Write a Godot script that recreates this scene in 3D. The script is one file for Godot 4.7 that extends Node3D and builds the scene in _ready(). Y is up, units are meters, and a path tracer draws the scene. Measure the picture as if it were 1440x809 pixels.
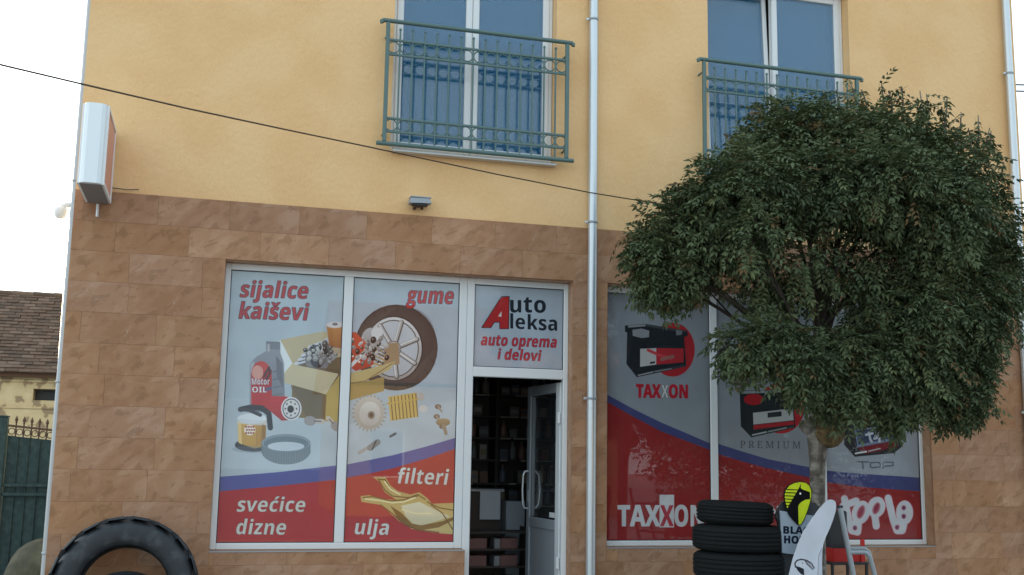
extends Node3D
# A two-storey shop building photographed from across the pavement; y is up, the facade lies in the plane z = 0.

const EYE := Vector3(0.0, 1.45, 10.0)
const TURN := Vector3(0.15400483, -0.27068765, 0.01728475)   # pitch, yaw, roll
const FOCAL := 1537.44                                       # in pixels of the 1440 x 809 photograph
const GROUND := -0.26
const SUN := Vector3(-0.50, 0.17, -0.85)                     # towards the sun: low behind the building, to the left

var rng := RandomNumberGenerator.new()
var view := Basis()
var M := {}
var taken := {}

# ------------------------------------------------------------------ helpers: naming and tagging
func numbered(called: String) -> String:
	var n: int = taken.get(called, 0)
	taken[called] = n + 1
	return called if n == 0 else "%s_%03d" % [called, n]

func thing(called: String, label: String, category: String, at := Vector3.ZERO, group := "") -> Node3D:
	var o := Node3D.new()
	o.name = numbered(called)
	add_child(o, true)
	o.position = at
	o.set_meta("label", label)
	o.set_meta("category", category)
	if group != "":
		o.set_meta("group", group)
	return o

func tag(o: Node, label: String, category: String, group := "") -> Node:
	o.set_meta("label", label)
	o.set_meta("category", category)
	if group != "":
		o.set_meta("group", group)
	return o

func piece(called: String, mesh: Mesh, mat: Material, parent: Node = null, at := Vector3.ZERO) -> MeshInstance3D:
	var o := MeshInstance3D.new()
	o.mesh = mesh
	o.material_override = mat
	if parent == null:
		o.name = numbered(called)
		add_child(o, true)
	else:
		o.name = called
		parent.add_child(o, true)
	o.position = at
	return o

func holder(called: String, parent: Node, at := Vector3.ZERO) -> Node3D:
	var o := Node3D.new()
	o.name = called
	parent.add_child(o, true)
	o.position = at
	return o

func setting(called: String, mesh: Mesh, mat: Material, at := Vector3.ZERO) -> MeshInstance3D:
	var o := piece(called, mesh, mat, null, at)
	o.set_meta("kind", "structure")
	return o

# ------------------------------------------------------------------ helpers: geometry
func st() -> SurfaceTool:
	var s := SurfaceTool.new()
	s.begin(Mesh.PRIMITIVE_TRIANGLES)
	return s

func tri(s: SurfaceTool, a: Vector3, b: Vector3, c: Vector3, na: Vector3, nb: Vector3, nc: Vector3, ua := Vector2.ZERO, ub := Vector2.ZERO, uc := Vector2.ZERO) -> void:
	if (b - a).cross(c - a).dot(na + nb + nc) > 0.0:
		var t := b; b = c; c = t
		t = nb; nb = nc; nc = t
		var u := ub; ub = uc; uc = u
	s.set_normal(na); s.set_uv(ua); s.add_vertex(a)
	s.set_normal(nb); s.set_uv(ub); s.add_vertex(b)
	s.set_normal(nc); s.set_uv(uc); s.add_vertex(c)

func quad(s: SurfaceTool, a: Vector3, b: Vector3, c: Vector3, d: Vector3, n: Vector3) -> void:
	# texture coordinates in metres along the two axes the face spans
	var f := func(p: Vector3) -> Vector2:
		if absf(n.z) >= absf(n.x) and absf(n.z) >= absf(n.y): return Vector2(p.x, -p.y)
		if absf(n.x) >= absf(n.y): return Vector2(p.z, -p.y)
		return Vector2(p.x, p.z)
	tri(s, a, b, c, n, n, n, f.call(a), f.call(b), f.call(c))
	tri(s, a, c, d, n, n, n, f.call(a), f.call(c), f.call(d))

func bx(s: SurfaceTool, lo: Vector3, hi: Vector3) -> void:
	var p := func(i: int, j: int, k: int) -> Vector3:
		return Vector3(hi.x if i else lo.x, hi.y if j else lo.y, hi.z if k else lo.z)
	quad(s, p.call(0, 0, 1), p.call(1, 0, 1), p.call(1, 1, 1), p.call(0, 1, 1), Vector3(0, 0, 1))
	quad(s, p.call(0, 0, 0), p.call(1, 0, 0), p.call(1, 1, 0), p.call(0, 1, 0), Vector3(0, 0, -1))
	quad(s, p.call(0, 0, 0), p.call(0, 0, 1), p.call(0, 1, 1), p.call(0, 1, 0), Vector3(-1, 0, 0))
	quad(s, p.call(1, 0, 0), p.call(1, 0, 1), p.call(1, 1, 1), p.call(1, 1, 0), Vector3(1, 0, 0))
	quad(s, p.call(0, 1, 0), p.call(1, 1, 0), p.call(1, 1, 1), p.call(0, 1, 1), Vector3(0, 1, 0))
	quad(s, p.call(0, 0, 0), p.call(1, 0, 0), p.call(1, 0, 1), p.call(0, 0, 1), Vector3(0, -1, 0))

func box(lo: Vector3, hi: Vector3) -> Mesh:
	var s := st()
	bx(s, lo, hi)
	return s.commit()

func soft(lo: Vector3, hi: Vector3, b: float) -> Mesh:
	# a box whose edges are chamfered by b
	var s := st()
	var c := (lo + hi) / 2.0
	var h := (hi - lo) / 2.0
	b = minf(b, minf(h.x, minf(h.y, h.z)) * 0.6)
	for ax in 3:
		var u := (ax + 1) % 3
		var v := (ax + 2) % 3
		for sg in [-1.0, 1.0]:
			var q := []
			for e in [[-1, -1], [1, -1], [1, 1], [-1, 1]]:
				var p := Vector3.ZERO
				p[ax] = sg * h[ax]
				p[u] = e[0] * (h[u] - b)
				p[v] = e[1] * (h[v] - b)
				q.append(c + p)
			var n := Vector3.ZERO
			n[ax] = sg
			quad(s, q[0], q[1], q[2], q[3], n)
		for sv in [-1.0, 1.0]:
			for su in [-1.0, 1.0]:
				# edge along ax between faces u and v
				var q2 := []
				for e in [[0, -1], [1, -1], [1, 1], [0, 1]]:
					var p := Vector3.ZERO
					p[ax] = e[1] * (h[ax] - b)
					p[u] = su * (h[u] - (b if e[0] else 0.0))
					p[v] = sv * (h[v] - (0.0 if e[0] else b))
					q2.append(c + p)
				var n2 := Vector3.ZERO
				n2[u] = su * 0.7071
				n2[v] = sv * 0.7071
				quad(s, q2[0], q2[1], q2[2], q2[3], n2)
	for sx in [-1.0, 1.0]:
		for sy in [-1.0, 1.0]:
			for sz in [-1.0, 1.0]:
				var n3 := Vector3(sx, sy, sz).normalized()
				tri(s, c + Vector3(sx * h.x, sy * (h.y - b), sz * (h.z - b)), c + Vector3(sx * (h.x - b), sy * h.y, sz * (h.z - b)), c + Vector3(sx * (h.x - b), sy * (h.y - b), sz * h.z), n3, n3, n3)
	return s.commit()

func tube(s: SurfaceTool, pts: Array, radii: Array, sides := 8, caps := true) -> void:
	# a tube along pts with a radius at each
	var rings := []
	var up := Vector3.UP
	var n := pts.size()
	for i in n:
		var d: Vector3 = (pts[mini(i + 1, n - 1)] - pts[maxi(i - 1, 0)]).normalized()
		var side := up.cross(d)
		if side.length() < 0.05:
			side = Vector3.RIGHT.cross(d)
		side = side.normalized()
		var other := d.cross(side).normalized()
		up = other if absf(other.dot(Vector3.UP)) > 0.02 else up
		up = d.cross(side)
		var ring := []
		for k in sides:
			var a := TAU * k / sides
			ring.append(side * cos(a) + other * sin(a))
		rings.append(ring)
		up = other
	for i in n - 1:
		for k in sides:
			var k2 := (k + 1) % sides
			var n0: Vector3 = rings[i][k]; var n1: Vector3 = rings[i][k2]
			var n2: Vector3 = rings[i + 1][k2]; var n3: Vector3 = rings[i + 1][k]
			var p0: Vector3 = pts[i] + n0 * radii[i]; var p1: Vector3 = pts[i] + n1 * radii[i]
			var p2: Vector3 = pts[i + 1] + n2 * radii[i + 1]; var p3: Vector3 = pts[i + 1] + n3 * radii[i + 1]
			tri(s, p0, p1, p2, n0, n1, n2)
			tri(s, p0, p2, p3, n0, n2, n3)
	if caps:
		for e in [0, n - 1]:
			var d: Vector3 = (pts[1] - pts[0]).normalized() * -1.0 if e == 0 else (pts[n - 1] - pts[n - 2]).normalized()
			for k in sides:
				var k2 := (k + 1) % sides
				tri(s, pts[e], pts[e] + rings[e][k] * radii[e], pts[e] + rings[e][k2] * radii[e], d, d, d)

func pipe(pts: Array, r: float, sides := 10) -> Mesh:
	var s := st()
	var rr := []
	for p in pts: rr.append(r)
	tube(s, pts, rr, sides)
	return s.commit()

func lathe(profile: Array, segs: int, turn := Basis(), closed := false, wob = null) -> Mesh:
	# profile: Vector2(radius, height) round the y axis, then turned
	var s := st()
	var n := profile.size()
	var cnt := n if closed else n - 1
	var nor := []
	for i in n:
		var a: Vector2 = profile[(i - 1 + n) % n] if (closed or i > 0) else profile[i]
		var b: Vector2 = profile[(i + 1) % n] if (closed or i < n - 1) else profile[i]
		var d := (b - a).normalized()
		nor.append(Vector2(d.y, -d.x))
	# make the normals point away from the inside of the profile
	var area := 0.0
	for i in n:
		var a2: Vector2 = profile[i]
		var b2: Vector2 = profile[(i + 1) % n]
		area += a2.x * b2.y - b2.x * a2.y
	var sg := 1.0 if area > 0.0 else -1.0
	for i in cnt:
		var j := (i + 1) % n
		for k in segs:
			var q := []
			for e in [[i, k], [j, k], [j, k + 1], [i, k + 1]]:
				var an: float = TAU * e[1] / segs
				var pr: Vector2 = profile[e[0]]
				var r: float = pr.x
				if wob != null: r = wob.call(pr, an)
				var nn: Vector2 = nor[e[0]] * sg
				q.append([turn * Vector3(r * cos(an), pr.y, r * sin(an)), turn * Vector3(nn.x * cos(an), nn.y, nn.x * sin(an))])
			tri(s, q[0][0], q[1][0], q[2][0], q[0][1], q[1][1], q[2][1], Vector2(float(k) / segs * 8.0, float(i) / n), Vector2(float(k) / segs * 8.0, float(j) / n), Vector2(float(k + 1) / segs * 8.0, float(j) / n))
			tri(s, q[0][0], q[2][0], q[3][0], q[0][1], q[2][1], q[3][1], Vector2(float(k) / segs * 8.0, float(i) / n), Vector2(float(k + 1) / segs * 8.0, float(j) / n), Vector2(float(k + 1) / segs * 8.0, float(i) / n))
	return s.commit()

func torus(r: float, tr: float, turn := Basis(), segs := 16, sides := 6) -> Mesh:
	var pr := []
	for k in sides:
		var a := TAU * k / sides
		pr.append(Vector2(r + tr * cos(a), tr * sin(a)))
	return lathe(pr, segs, turn, true)

func slab(outline: PackedVector2Array, z0: float, z1: float, rect := Rect2()) -> Mesh:
	# an outline in x and y given thickness from z0 (back) to z1 (front); texture laid over rect
	var s := st()
	var o := outline
	if rect.size == Vector2.ZERO:
		rect = Rect2(o[0], Vector2.ZERO)
		for p in o: rect = rect.expand(p)
	var uv := func(p: Vector2) -> Vector2: return Vector2((p.x - rect.position.x) / rect.size.x, 1.0 - (p.y - rect.position.y) / rect.size.y)
	var ids := Geometry2D.triangulate_polygon(o)
	for k in range(0, ids.size(), 3):
		var a := o[ids[k]]; var b := o[ids[k + 1]]; var c := o[ids[k + 2]]
		var f := Vector3(0, 0, 1)
		tri(s, Vector3(a.x, a.y, z1), Vector3(b.x, b.y, z1), Vector3(c.x, c.y, z1), f, f, f, uv.call(a), uv.call(b), uv.call(c))
		tri(s, Vector3(a.x, a.y, z0), Vector3(b.x, b.y, z0), Vector3(c.x, c.y, z0), -f, -f, -f, uv.call(a), uv.call(b), uv.call(c))
	var ccw := not Geometry2D.is_polygon_clockwise(o)
	for k in o.size():
		var a := o[k]; var b := o[(k + 1) % o.size()]
		var d := (b - a).normalized()
		var n := Vector3(d.y, -d.x, 0) * (1.0 if ccw else -1.0)
		tri(s, Vector3(a.x, a.y, z0), Vector3(b.x, b.y, z0), Vector3(b.x, b.y, z1), n, n, n, uv.call(a), uv.call(b), uv.call(b))
		tri(s, Vector3(a.x, a.y, z0), Vector3(b.x, b.y, z1), Vector3(a.x, a.y, z1), n, n, n, uv.call(a), uv.call(b), uv.call(a))
	return s.commit()

# ------------------------------------------------------------------ measuring: a pixel of the photograph to the plane z
func on(x: float, y: float, z: float) -> Vector3:
	var d := view * Vector3((x - 720.0) / FOCAL, -(y - 404.5) / FOCAL, -1.0)
	return EYE + d * ((z - EYE.z) / d.z)

func on2(x: float, y: float, z: float) -> Vector2:
	var p := on(x, y, z)
	return Vector2(p.x, p.y)

func outline(px: Array, z: float) -> PackedVector2Array:
	var r := PackedVector2Array()
	for k in range(0, px.size(), 2):
		r.append(on2(px[k], px[k + 1], z))
	return r

func zoomed(ox: float, oy: float, s: float, px: Array) -> Array:
	var r := []
	for k in range(0, px.size(), 2):
		r.append(ox + px[k] / s)
		r.append(oy + px[k + 1] / s)
	return r

# ------------------------------------------------------------------ printing: flat print drawn into an image
var ink: Image
var ink_rect: Rect2
var ink_z := 0.0
var ink_res := 400.0
var faces := {}

func print_begin(rect: Rect2, z: float, res: float, ground: Color) -> void:
	ink_rect = rect
	ink_z = z
	ink_res = res
	ink = Image.create(int(rect.size.x * res), int(rect.size.y * res), false, Image.FORMAT_RGB8)
	ink.fill(ground)

func to_ink(p: Vector2) -> Vector2:
	var w := on2(p.x, p.y, ink_z)
	return Vector2((w.x - ink_rect.position.x) * ink_res, (ink_rect.end.y - w.y) * ink_res)

func pairs(px: Array) -> PackedVector2Array:
	var r := PackedVector2Array()
	for k in range(0, px.size(), 2):
		r.append(Vector2(px[k], px[k + 1]))
	return r

func cover_tris(tris: PackedVector2Array) -> Dictionary:
	# coverage of triangles given in image pixels
	var lo := Vector2(1e9, 1e9)
	var hi := Vector2(-1e9, -1e9)
	for p in tris:
		lo = lo.min(p); hi = hi.max(p)
	var x0 := maxi(0, int(floor(lo.x)) - 4); var y0 := maxi(0, int(floor(lo.y)) - 4)
	var x1 := mini(ink.get_width(), int(ceil(hi.x)) + 4); var y1 := mini(ink.get_height(), int(ceil(hi.y)) + 4)
	var w := x1 - x0; var h := y1 - y0
	if w <= 0 or h <= 0: return {}
	var c := PackedFloat32Array()
	c.resize(w * h)
	for t in range(0, tris.size(), 3):
		var a := tris[t]; var b := tris[t + 1]; var d := tris[t + 2]
		var ya := minf(a.y, minf(b.y, d.y)); var yb := maxf(a.y, maxf(b.y, d.y))
		var r0 := maxi(int(floor((ya - y0) * 3.0)), 0); var r1 := mini(int(ceil((yb - y0) * 3.0)), h * 3)
		for r in range(r0, r1):
			var y := y0 + (r + 0.5) / 3.0
			var l := 1e9; var m := -1e9
			for e in [[a, b], [b, d], [d, a]]:
				var p: Vector2 = e[0]; var q: Vector2 = e[1]
				if (p.y <= y) != (q.y <= y):
					var x := p.x + (q.x - p.x) * (y - p.y) / (q.y - p.y)
					l = minf(l, x); m = maxf(m, x)
			if m <= l: continue
			l = maxf(l - x0, 0.0); m = minf(m - x0, float(w))
			if m <= l: continue
			var row := (r / 3) * w
			var i0 := int(l); var i1 := mini(int(m), w - 1)
			if i0 == i1:
				c[row + i0] += (m - l) / 3.0
			else:
				c[row + i0] += (i0 + 1 - l) / 3.0
				for i in range(i0 + 1, i1): c[row + i] += 1.0 / 3.0
				c[row + i1] += (m - i1) / 3.0
	return {"c": c, "x": x0, "y": y0, "w": w, "h": h}

func lay(cv: Dictionary, col: Color, col2 := Color(0, 0, 0, 0)) -> void:
	if cv.is_empty(): return
	var c: PackedFloat32Array = cv.c
	var w: int = cv.w
	var two := col2.a > 0.0
	for j in cv.h:
		var k: Color = col.lerp(col2, float(j) / cv.h) if two else col
		for i in w:
			var a := c[j * w + i]
			if a <= 0.003: continue
			a = minf(a, 1.0) * k.a
			var x: int = cv.x + i
			var y: int = cv.y + j
			ink.set_pixel(x, y, ink.get_pixel(x, y).lerp(Color(k.r, k.g, k.b), a))

func widen(cv: Dictionary, r: int) -> Dictionary:
	var c: PackedFloat32Array = cv.c
	var w: int = cv.w
	var h: int = cv.h
	var o := PackedFloat32Array()
	o.resize(w * h)
	for j in h:
		for i in w:
			var a := c[j * w + i]
			if a <= 0.05: continue
			for dj in range(-r, r + 1):
				for di in range(-r, r + 1):
					if di * di + dj * dj > r * r + 1: continue
					var x := i + di; var y := j + dj
					if x < 0 or y < 0 or x >= w or y >= h: continue
					if o[y * w + x] < a: o[y * w + x] = a
	var d := cv.duplicate()
	d.c = o
	return d

func shape(px: Array, col: Color, col2 := Color(0, 0, 0, 0)) -> void:
	var p := PackedVector2Array()
	for k in range(0, px.size(), 2): p.append(to_ink(Vector2(px[k], px[k + 1])))
	var ids := Geometry2D.triangulate_polygon(p)
	var t := PackedVector2Array()
	for i in ids: t.append(p[i])
	if t.size() > 2: lay(cover_tris(t), col, col2)

func oval(cx: float, cy: float, rx: float, ry: float, col: Color, col2 := Color(0, 0, 0, 0), turn := 0.0, from := 0.0, to := TAU) -> void:
	var px := []
	for k in 33:
		var a := lerpf(from, to, k / 32.0)
		var p := Vector2(rx * cos(a), ry * sin(a)).rotated(turn)
		px.append(cx + p.x); px.append(cy + p.y)
	if to - from > 6.28:
		px.resize(64)
	shape(px, col, col2)

func stroke(px: Array, wd: float, col: Color) -> void:
	# a line of width wd with round ends
	var t := PackedVector2Array()
	var q := pairs(px)
	for k in q.size() - 1:
		var d := (q[k + 1] - q[k]).normalized().orthogonal() * wd / 2.0
		for v in [q[k] + d, q[k] - d, q[k + 1] - d, q[k] + d, q[k + 1] - d, q[k + 1] + d]: t.append(to_ink(v))
	for p in q:
		for k in 10:
			t.append(to_ink(p))
			t.append(to_ink(p + Vector2.from_angle(TAU * k / 10.0) * wd / 2.0))
			t.append(to_ink(p + Vector2.from_angle(TAU * (k + 1) / 10.0) * wd / 2.0))
	lay(cover_tris(t), col)

func glyphs(text: String, font: String) -> PackedVector2Array:
	var tm := TextMesh.new()
	if not faces.has(font):
		var sf := SystemFont.new()
		sf.font_names = PackedStringArray([font.get_slice("|", 0)])
		sf.font_weight = 700 if font.ends_with("bold") else 400
		faces[font] = sf
	tm.font = faces[font]
	tm.font_size = 96
	tm.pixel_size = 0.01
	tm.depth = 0.0
	tm.curve_step = 2.0
	tm.horizontal_alignment = HORIZONTAL_ALIGNMENT_LEFT
	tm.vertical_alignment = VERTICAL_ALIGNMENT_BOTTOM
	tm.text = text
	var r := PackedVector2Array()
	for si in tm.get_surface_count():
		var a := tm.surface_get_arrays(si)
		var v: PackedVector3Array = a[Mesh.ARRAY_VERTEX]
		var ids = a[Mesh.ARRAY_INDEX]
		if ids != null and ids.size() > 0:
			for i in ids: r.append(Vector2(v[i].x, v[i].y))
		else:
			for p in v: r.append(Vector2(p.x, p.y))
	return r

func write(text: String, x0: float, y0: float, x1: float, y1: float, high: float, col: Color, lean := 0.2, edge := Color(0, 0, 0, 0), edge_r := 1, font := "Droid Sans|bold") -> void:
	# text whose baseline runs from (x0, y0) to (x1, y1), its tall letters `high` pixels tall
	var g := glyphs(text, font)
	if g.is_empty(): return
	var l := glyphs("l", font)
	var base := 1e9; var top := -1e9
	for p in l:
		base = minf(base, p.y); top = maxf(top, p.y)
	var a := 1e9; var b := -1e9
	for p in g:
		a = minf(a, p.x); b = maxf(b, p.x)
	var t := PackedVector2Array()
	for p in g:
		var u := (p.x - a) / (b - a)
		var v := (p.y - base) / (top - base) * high
		t.append(to_ink(Vector2(lerpf(x0, x1 - lean * high * 0.75, u) + lean * v, lerpf(y0, y1, u) - v)))
	var cv := cover_tris(t)
	if cv.is_empty(): return
	if edge.a > 0.0: lay(widen(cv, edge_r), edge)
	lay(cv, col)

func print_end(rough := 0.45) -> StandardMaterial3D:
	var m := StandardMaterial3D.new()
	# the print's grain
	var g := noise(0.3, 23, 2).get_image(256, 256)
	var e := noise(0.02, 24, 3).get_image(256, 256)
	for y in ink.get_height():
		for x in ink.get_width():
			var k := 1.0 + 0.07 * (g.get_pixel(x % 256, y % 256).r - 0.5) + 0.07 * (e.get_pixel((x / 4) % 256, (y / 4) % 256).r - 0.5)
			var c := ink.get_pixel(x, y)
			ink.set_pixel(x, y, Color(c.r * k, c.g * k, c.b * k))
	ink.generate_mipmaps()
	m.albedo_texture = ImageTexture.create_from_image(ink)
	m.roughness = rough
	m.metallic_specular = 0.15
	return m

# ------------------------------------------------------------------ materials
func mat(col: Color, rough := 0.8, metal := 0.0) -> StandardMaterial3D:
	# col holds linear base colour values
	var m := StandardMaterial3D.new()
	m.albedo_color = col.linear_to_srgb()
	m.roughness = rough
	m.metallic = metal
	return m

func noise(freq: float, seed_: int, oct := 4, kind := FastNoiseLite.TYPE_SIMPLEX_SMOOTH) -> FastNoiseLite:
	var n := FastNoiseLite.new()
	n.noise_type = kind
	n.seed = seed_
	n.frequency = freq
	n.fractal_octaves = oct
	return n

func mottled(size: int, seed_: int, freq: float, stops: Array, fine := 0.06, seamless := true) -> ImageTexture:
	# stops: [position, linear colour] along a coarse noise; a fine grain on top
	var n := noise(freq, seed_, 5)
	var g := noise(0.35, seed_ + 9, 2)
	var a := n.get_seamless_image(size, size) if seamless else n.get_image(size, size)
	var b := g.get_seamless_image(size, size) if seamless else g.get_image(size, size)
	var im := Image.create(size, size, false, Image.FORMAT_RGB8)
	for y in size:
		for x in size:
			var v := a.get_pixel(x, y).r
			var k := 1.0 + (b.get_pixel(x, y).r - 0.5) * 2.0 * fine
			var c: Color = stops[stops.size() - 1][1]
			for i in stops.size():
				if v < stops[i][0]:
					c = stops[i][1] if i == 0 else (stops[i - 1][1] as Color).lerp(stops[i][1], (v - stops[i - 1][0]) / (stops[i][0] - stops[i - 1][0]))
					break
			im.set_pixel(x, y, Color(c.r * k, c.g * k, c.b * k).linear_to_srgb())
	im.generate_mipmaps()
	return ImageTexture.create_from_image(im)

func bumps(size: int, seed_: int, freq: float, strength: float) -> ImageTexture:
	var im := noise(freq, seed_, 3).get_seamless_image(size, size)
	im.convert(Image.FORMAT_RGBA8)
	im.bump_map_to_normal_map(strength)
	im.generate_mipmaps()
	return ImageTexture.create_from_image(im)

func world_mat(tex: Texture2D, scale: float, rough: float, bump: Texture2D = null, bump_by := 1.0) -> StandardMaterial3D:
	var m := StandardMaterial3D.new()
	m.albedo_texture = tex
	m.roughness = rough
	m.uv1_triplanar = true
	m.uv1_world_triplanar = true
	m.uv1_scale = Vector3.ONE * scale
	if bump:
		m.normal_enabled = true
		m.normal_texture = bump
		m.normal_scale = bump_by
	return m

func glass(tint: Color, alpha: float) -> StandardMaterial3D:
	var m := StandardMaterial3D.new()
	m.transparency = BaseMaterial3D.TRANSPARENCY_ALPHA
	m.albedo_color = Color(tint.r, tint.g, tint.b, alpha)
	m.roughness = 0.0
	m.metallic_specular = 0.5
	return m

func stone_texture() -> ImageTexture:
	# a brown limestone: broad slanting clouds, thin pale veins along them, fine grain
	var size := 896
	var big := noise(0.0036, 11, 4)
	var mid := noise(0.012, 12, 4)
	var vein := noise(0.0055, 13, 4)
	var sparse := noise(0.006, 15, 2)
	var grain := noise(0.25, 14, 2)
	var G := grain.get_image(size, size)
	var c0 := Color(0.375, 0.192, 0.098); var c1 := Color(0.425, 0.230, 0.126); var c2 := Color(0.485, 0.284, 0.168); var cv := Color(0.62, 0.47, 0.36)
	var im := Image.create(size, size, false, Image.FORMAT_RGB8)
	var slant := Vector2.from_angle(-0.62)
	for y in size:
		for x in size:
			var p := Vector2(x, y)
			var u := p.dot(slant)
			var v := p.dot(slant.orthogonal())
			var w := 38.0 * mid.get_noise_2d(x * 0.6, y * 0.6)
			var t := 0.5 + 0.60 * big.get_noise_2d(u * 0.6 + w * 1.6, v * 1.05 + w * 1.6) + 0.34 * mid.get_noise_2d(u * 0.5, v * 1.3)
			var c := c0.lerp(c1, smoothstep(0.15, 0.5, t)).lerp(c2, smoothstep(0.5, 0.9, t))
			var k2 := absf(vein.get_noise_2d(u * 0.5 + w * 1.5, v + w * 1.5))
			c = c.lerp(cv, (1.0 - smoothstep(0.0, 0.012, k2)) * smoothstep(0.08, 0.35, sparse.get_noise_2d(x, y)) * 0.7)
			c = c.lerp(Color(0.27, 0.140, 0.070), smoothstep(0.22, 0.42, mid.get_noise_2d(u * 0.8 + 400.0 + w, v * 1.4 - w)) * 0.5)
			var k := 0.95 + G.get_pixel(x, y).r * 0.1
			im.set_pixel(x, y, Color(c.r * k, c.g * k, c.b * k).linear_to_srgb())
	im.generate_mipmaps()
	return ImageTexture.create_from_image(im)

func make_materials() -> void:
	M.plaster = world_mat(mottled(384, 3, 0.008, [[0.25, Color(0.77, 0.475, 0.220)], [0.5, Color(0.79, 0.497, 0.237)], [0.75, Color(0.812, 0.525, 0.260)]], 0.06), 0.3, 0.95, bumps(256, 5, 0.16, 1.2), 0.25)
	M.side = mat(Color(0.72, 0.66, 0.50), 0.95)
	var stone := stone_texture()
	M.stone = []
	for k in 26:
		var m := StandardMaterial3D.new()
		m.albedo_texture = stone
		var t := 0.955 + 0.05 * rng.randf()
		var w := rng.randf_range(-0.07, 0.05)
		if k % 9 == 4:
			t *= 1.06
			w -= 0.05
		m.albedo_color = Color(minf(t * 0.97, 1.0), minf(t * (0.955 - w * 0.3), 1.0), minf(t * (0.94 - w), 1.0))
		m.roughness = 0.5 + 0.1 * rng.randf()
		m.metallic_specular = 0.35
		m.uv1_offset = Vector3(rng.randf() * 0.6, rng.randf() * 0.75, 0)
		m.uv1_scale = Vector3(0.62, 0.62, 1)
		M.stone.append(m)
	M.stone_world = world_mat(stone, 0.6, 0.45)
	M.backing = mat(Color(0.36, 0.21, 0.125), 0.95)
	M.pvc = mat(Color(0.71, 0.72, 0.71), 0.4)
	M.gasket = mat(Color(0.02, 0.02, 0.022), 0.7)
	M.glass = glass(Color(0.5, 0.55, 0.58), 0.02)
	M.glass.metallic_specular = 0.36
	M.glass_sky_tint = glass(Color(0.10, 0.46, 0.64), 0.20)  # body tint carries the blue of the mirrored sky
	M.zinc = mat(Color(0.60, 0.63, 0.64), 0.36, 0.6)
	M.zinc_shaded = mat(Color(0.40, 0.41, 0.42), 0.45, 0.5)  # zinc darkened to hold the shade on the left corner pipe
	M.leaf_shaded = mat(Color(0.30, 0.32, 0.34), 0.4)  # door leaf's indoor shade put into a greyer copy of the frame white
	M.iron_green = mat(Color(0.085, 0.150, 0.140), 0.42)
	M.rust = mat(Color(0.10, 0.055, 0.035), 0.85)
	M.rubber = mat(Color(0.0085, 0.0098, 0.0102), 0.85)
	M.rubber.metallic_specular = 0.3
	M.rubber_dusty = world_mat(mottled(256, 31, 0.02, [[0.3, Color(0.015, 0.018, 0.021)], [0.6, Color(0.022, 0.025, 0.028)], [0.8, Color(0.045, 0.05, 0.054)]], 0.2), 1.3, 0.6)
	M.dark = mat(Color(0.03, 0.033, 0.036), 0.5)
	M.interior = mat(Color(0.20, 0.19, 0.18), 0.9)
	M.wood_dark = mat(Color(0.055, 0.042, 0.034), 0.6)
	M.white = mat(Color(0.80, 0.80, 0.79), 0.5)
	M.curtain = mat(Color(0.40, 0.52, 0.56), 0.95)
	M.bark = world_mat(mottled(256, 41, 0.02, [[0.3, Color(0.09, 0.075, 0.06)], [0.5, Color(0.17, 0.15, 0.125)], [0.75, Color(0.30, 0.275, 0.235)]], 0.25), 1.4, 0.95, bumps(256, 42, 0.06, 6.0), 1.0)
	M.limb = mat(Color(0.055, 0.045, 0.036), 0.95)
	M.knob = world_mat(mottled(256, 45, 0.03, [[0.3, Color(0.07, 0.045, 0.02)], [0.6, Color(0.17, 0.11, 0.045)], [0.8, Color(0.22, 0.17, 0.08)]], 0.25), 2.0, 0.95, bumps(256, 42, 0.06, 6.0), 1.0)
	M.asphalt = world_mat(mottled(384, 51, 0.02, [[0.3, Color(0.045, 0.045, 0.046)], [0.7, Color(0.07, 0.069, 0.067)]], 0.4), 0.3, 0.95)
	M.concrete = world_mat(mottled(384, 52, 0.015, [[0.3, Color(0.26, 0.25, 0.235)], [0.7, Color(0.36, 0.345, 0.32)]], 0.2), 0.4, 0.95)
	M.roof_tile = []
	for k in 4:
		M.roof_tile.append(mat([Color(0.10, 0.068, 0.052), Color(0.125, 0.085, 0.066), Color(0.085, 0.062, 0.05), Color(0.145, 0.105, 0.085)][k], 0.95))
	M.old_wall = world_mat(mottled(512, 61, 0.012, [[0.30, Color(0.33, 0.24, 0.15)], [0.345, Color(0.40, 0.30, 0.19)], [0.36, Color(0.60, 0.47, 0.27)], [0.6, Color(0.64, 0.51, 0.31)], [0.8, Color(0.68, 0.56, 0.36)]], 0.08), 0.5, 0.95)
	M.gate = world_mat(mottled(256, 63, 0.03, [[0.35, Color(0.016, 0.036, 0.035)], [0.6, Color(0.022, 0.048, 0.045)], [0.8, Color(0.034, 0.06, 0.055)]], 0.15), 1.5, 0.7)
	M.paper = mat(Color(0.62, 0.66, 0.70), 0.9)
	M.grey_metal = mat(Color(0.33, 0.36, 0.38), 0.45, 0.3)
	M.red = mat(Color(0.52, 0.018, 0.014), 0.45)
	M.cardboard = mat(Color(0.36, 0.235, 0.13), 0.9)

# ------------------------------------------------------------------ the building
const ROW := 0.268
const TOP := 3.70
const LEFT := -1.20
const RIGHT := 8.72
const OPEN_A := Rect2(0.104, 0.602, 2.266, 2.555)      # shop window left of the door
const OPEN_D := Rect2(2.37, -0.02, 1.028, 3.177)       # door with the pane above it
const OPEN_B := Rect2(3.753, 0.615, 3.634, 2.542)      # window behind the tree
const UP_A := Rect2(1.554, 4.33, 1.646, 2.25)
const UP_B := Rect2(4.870, 4.33, 1.690, 2.25)

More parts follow.
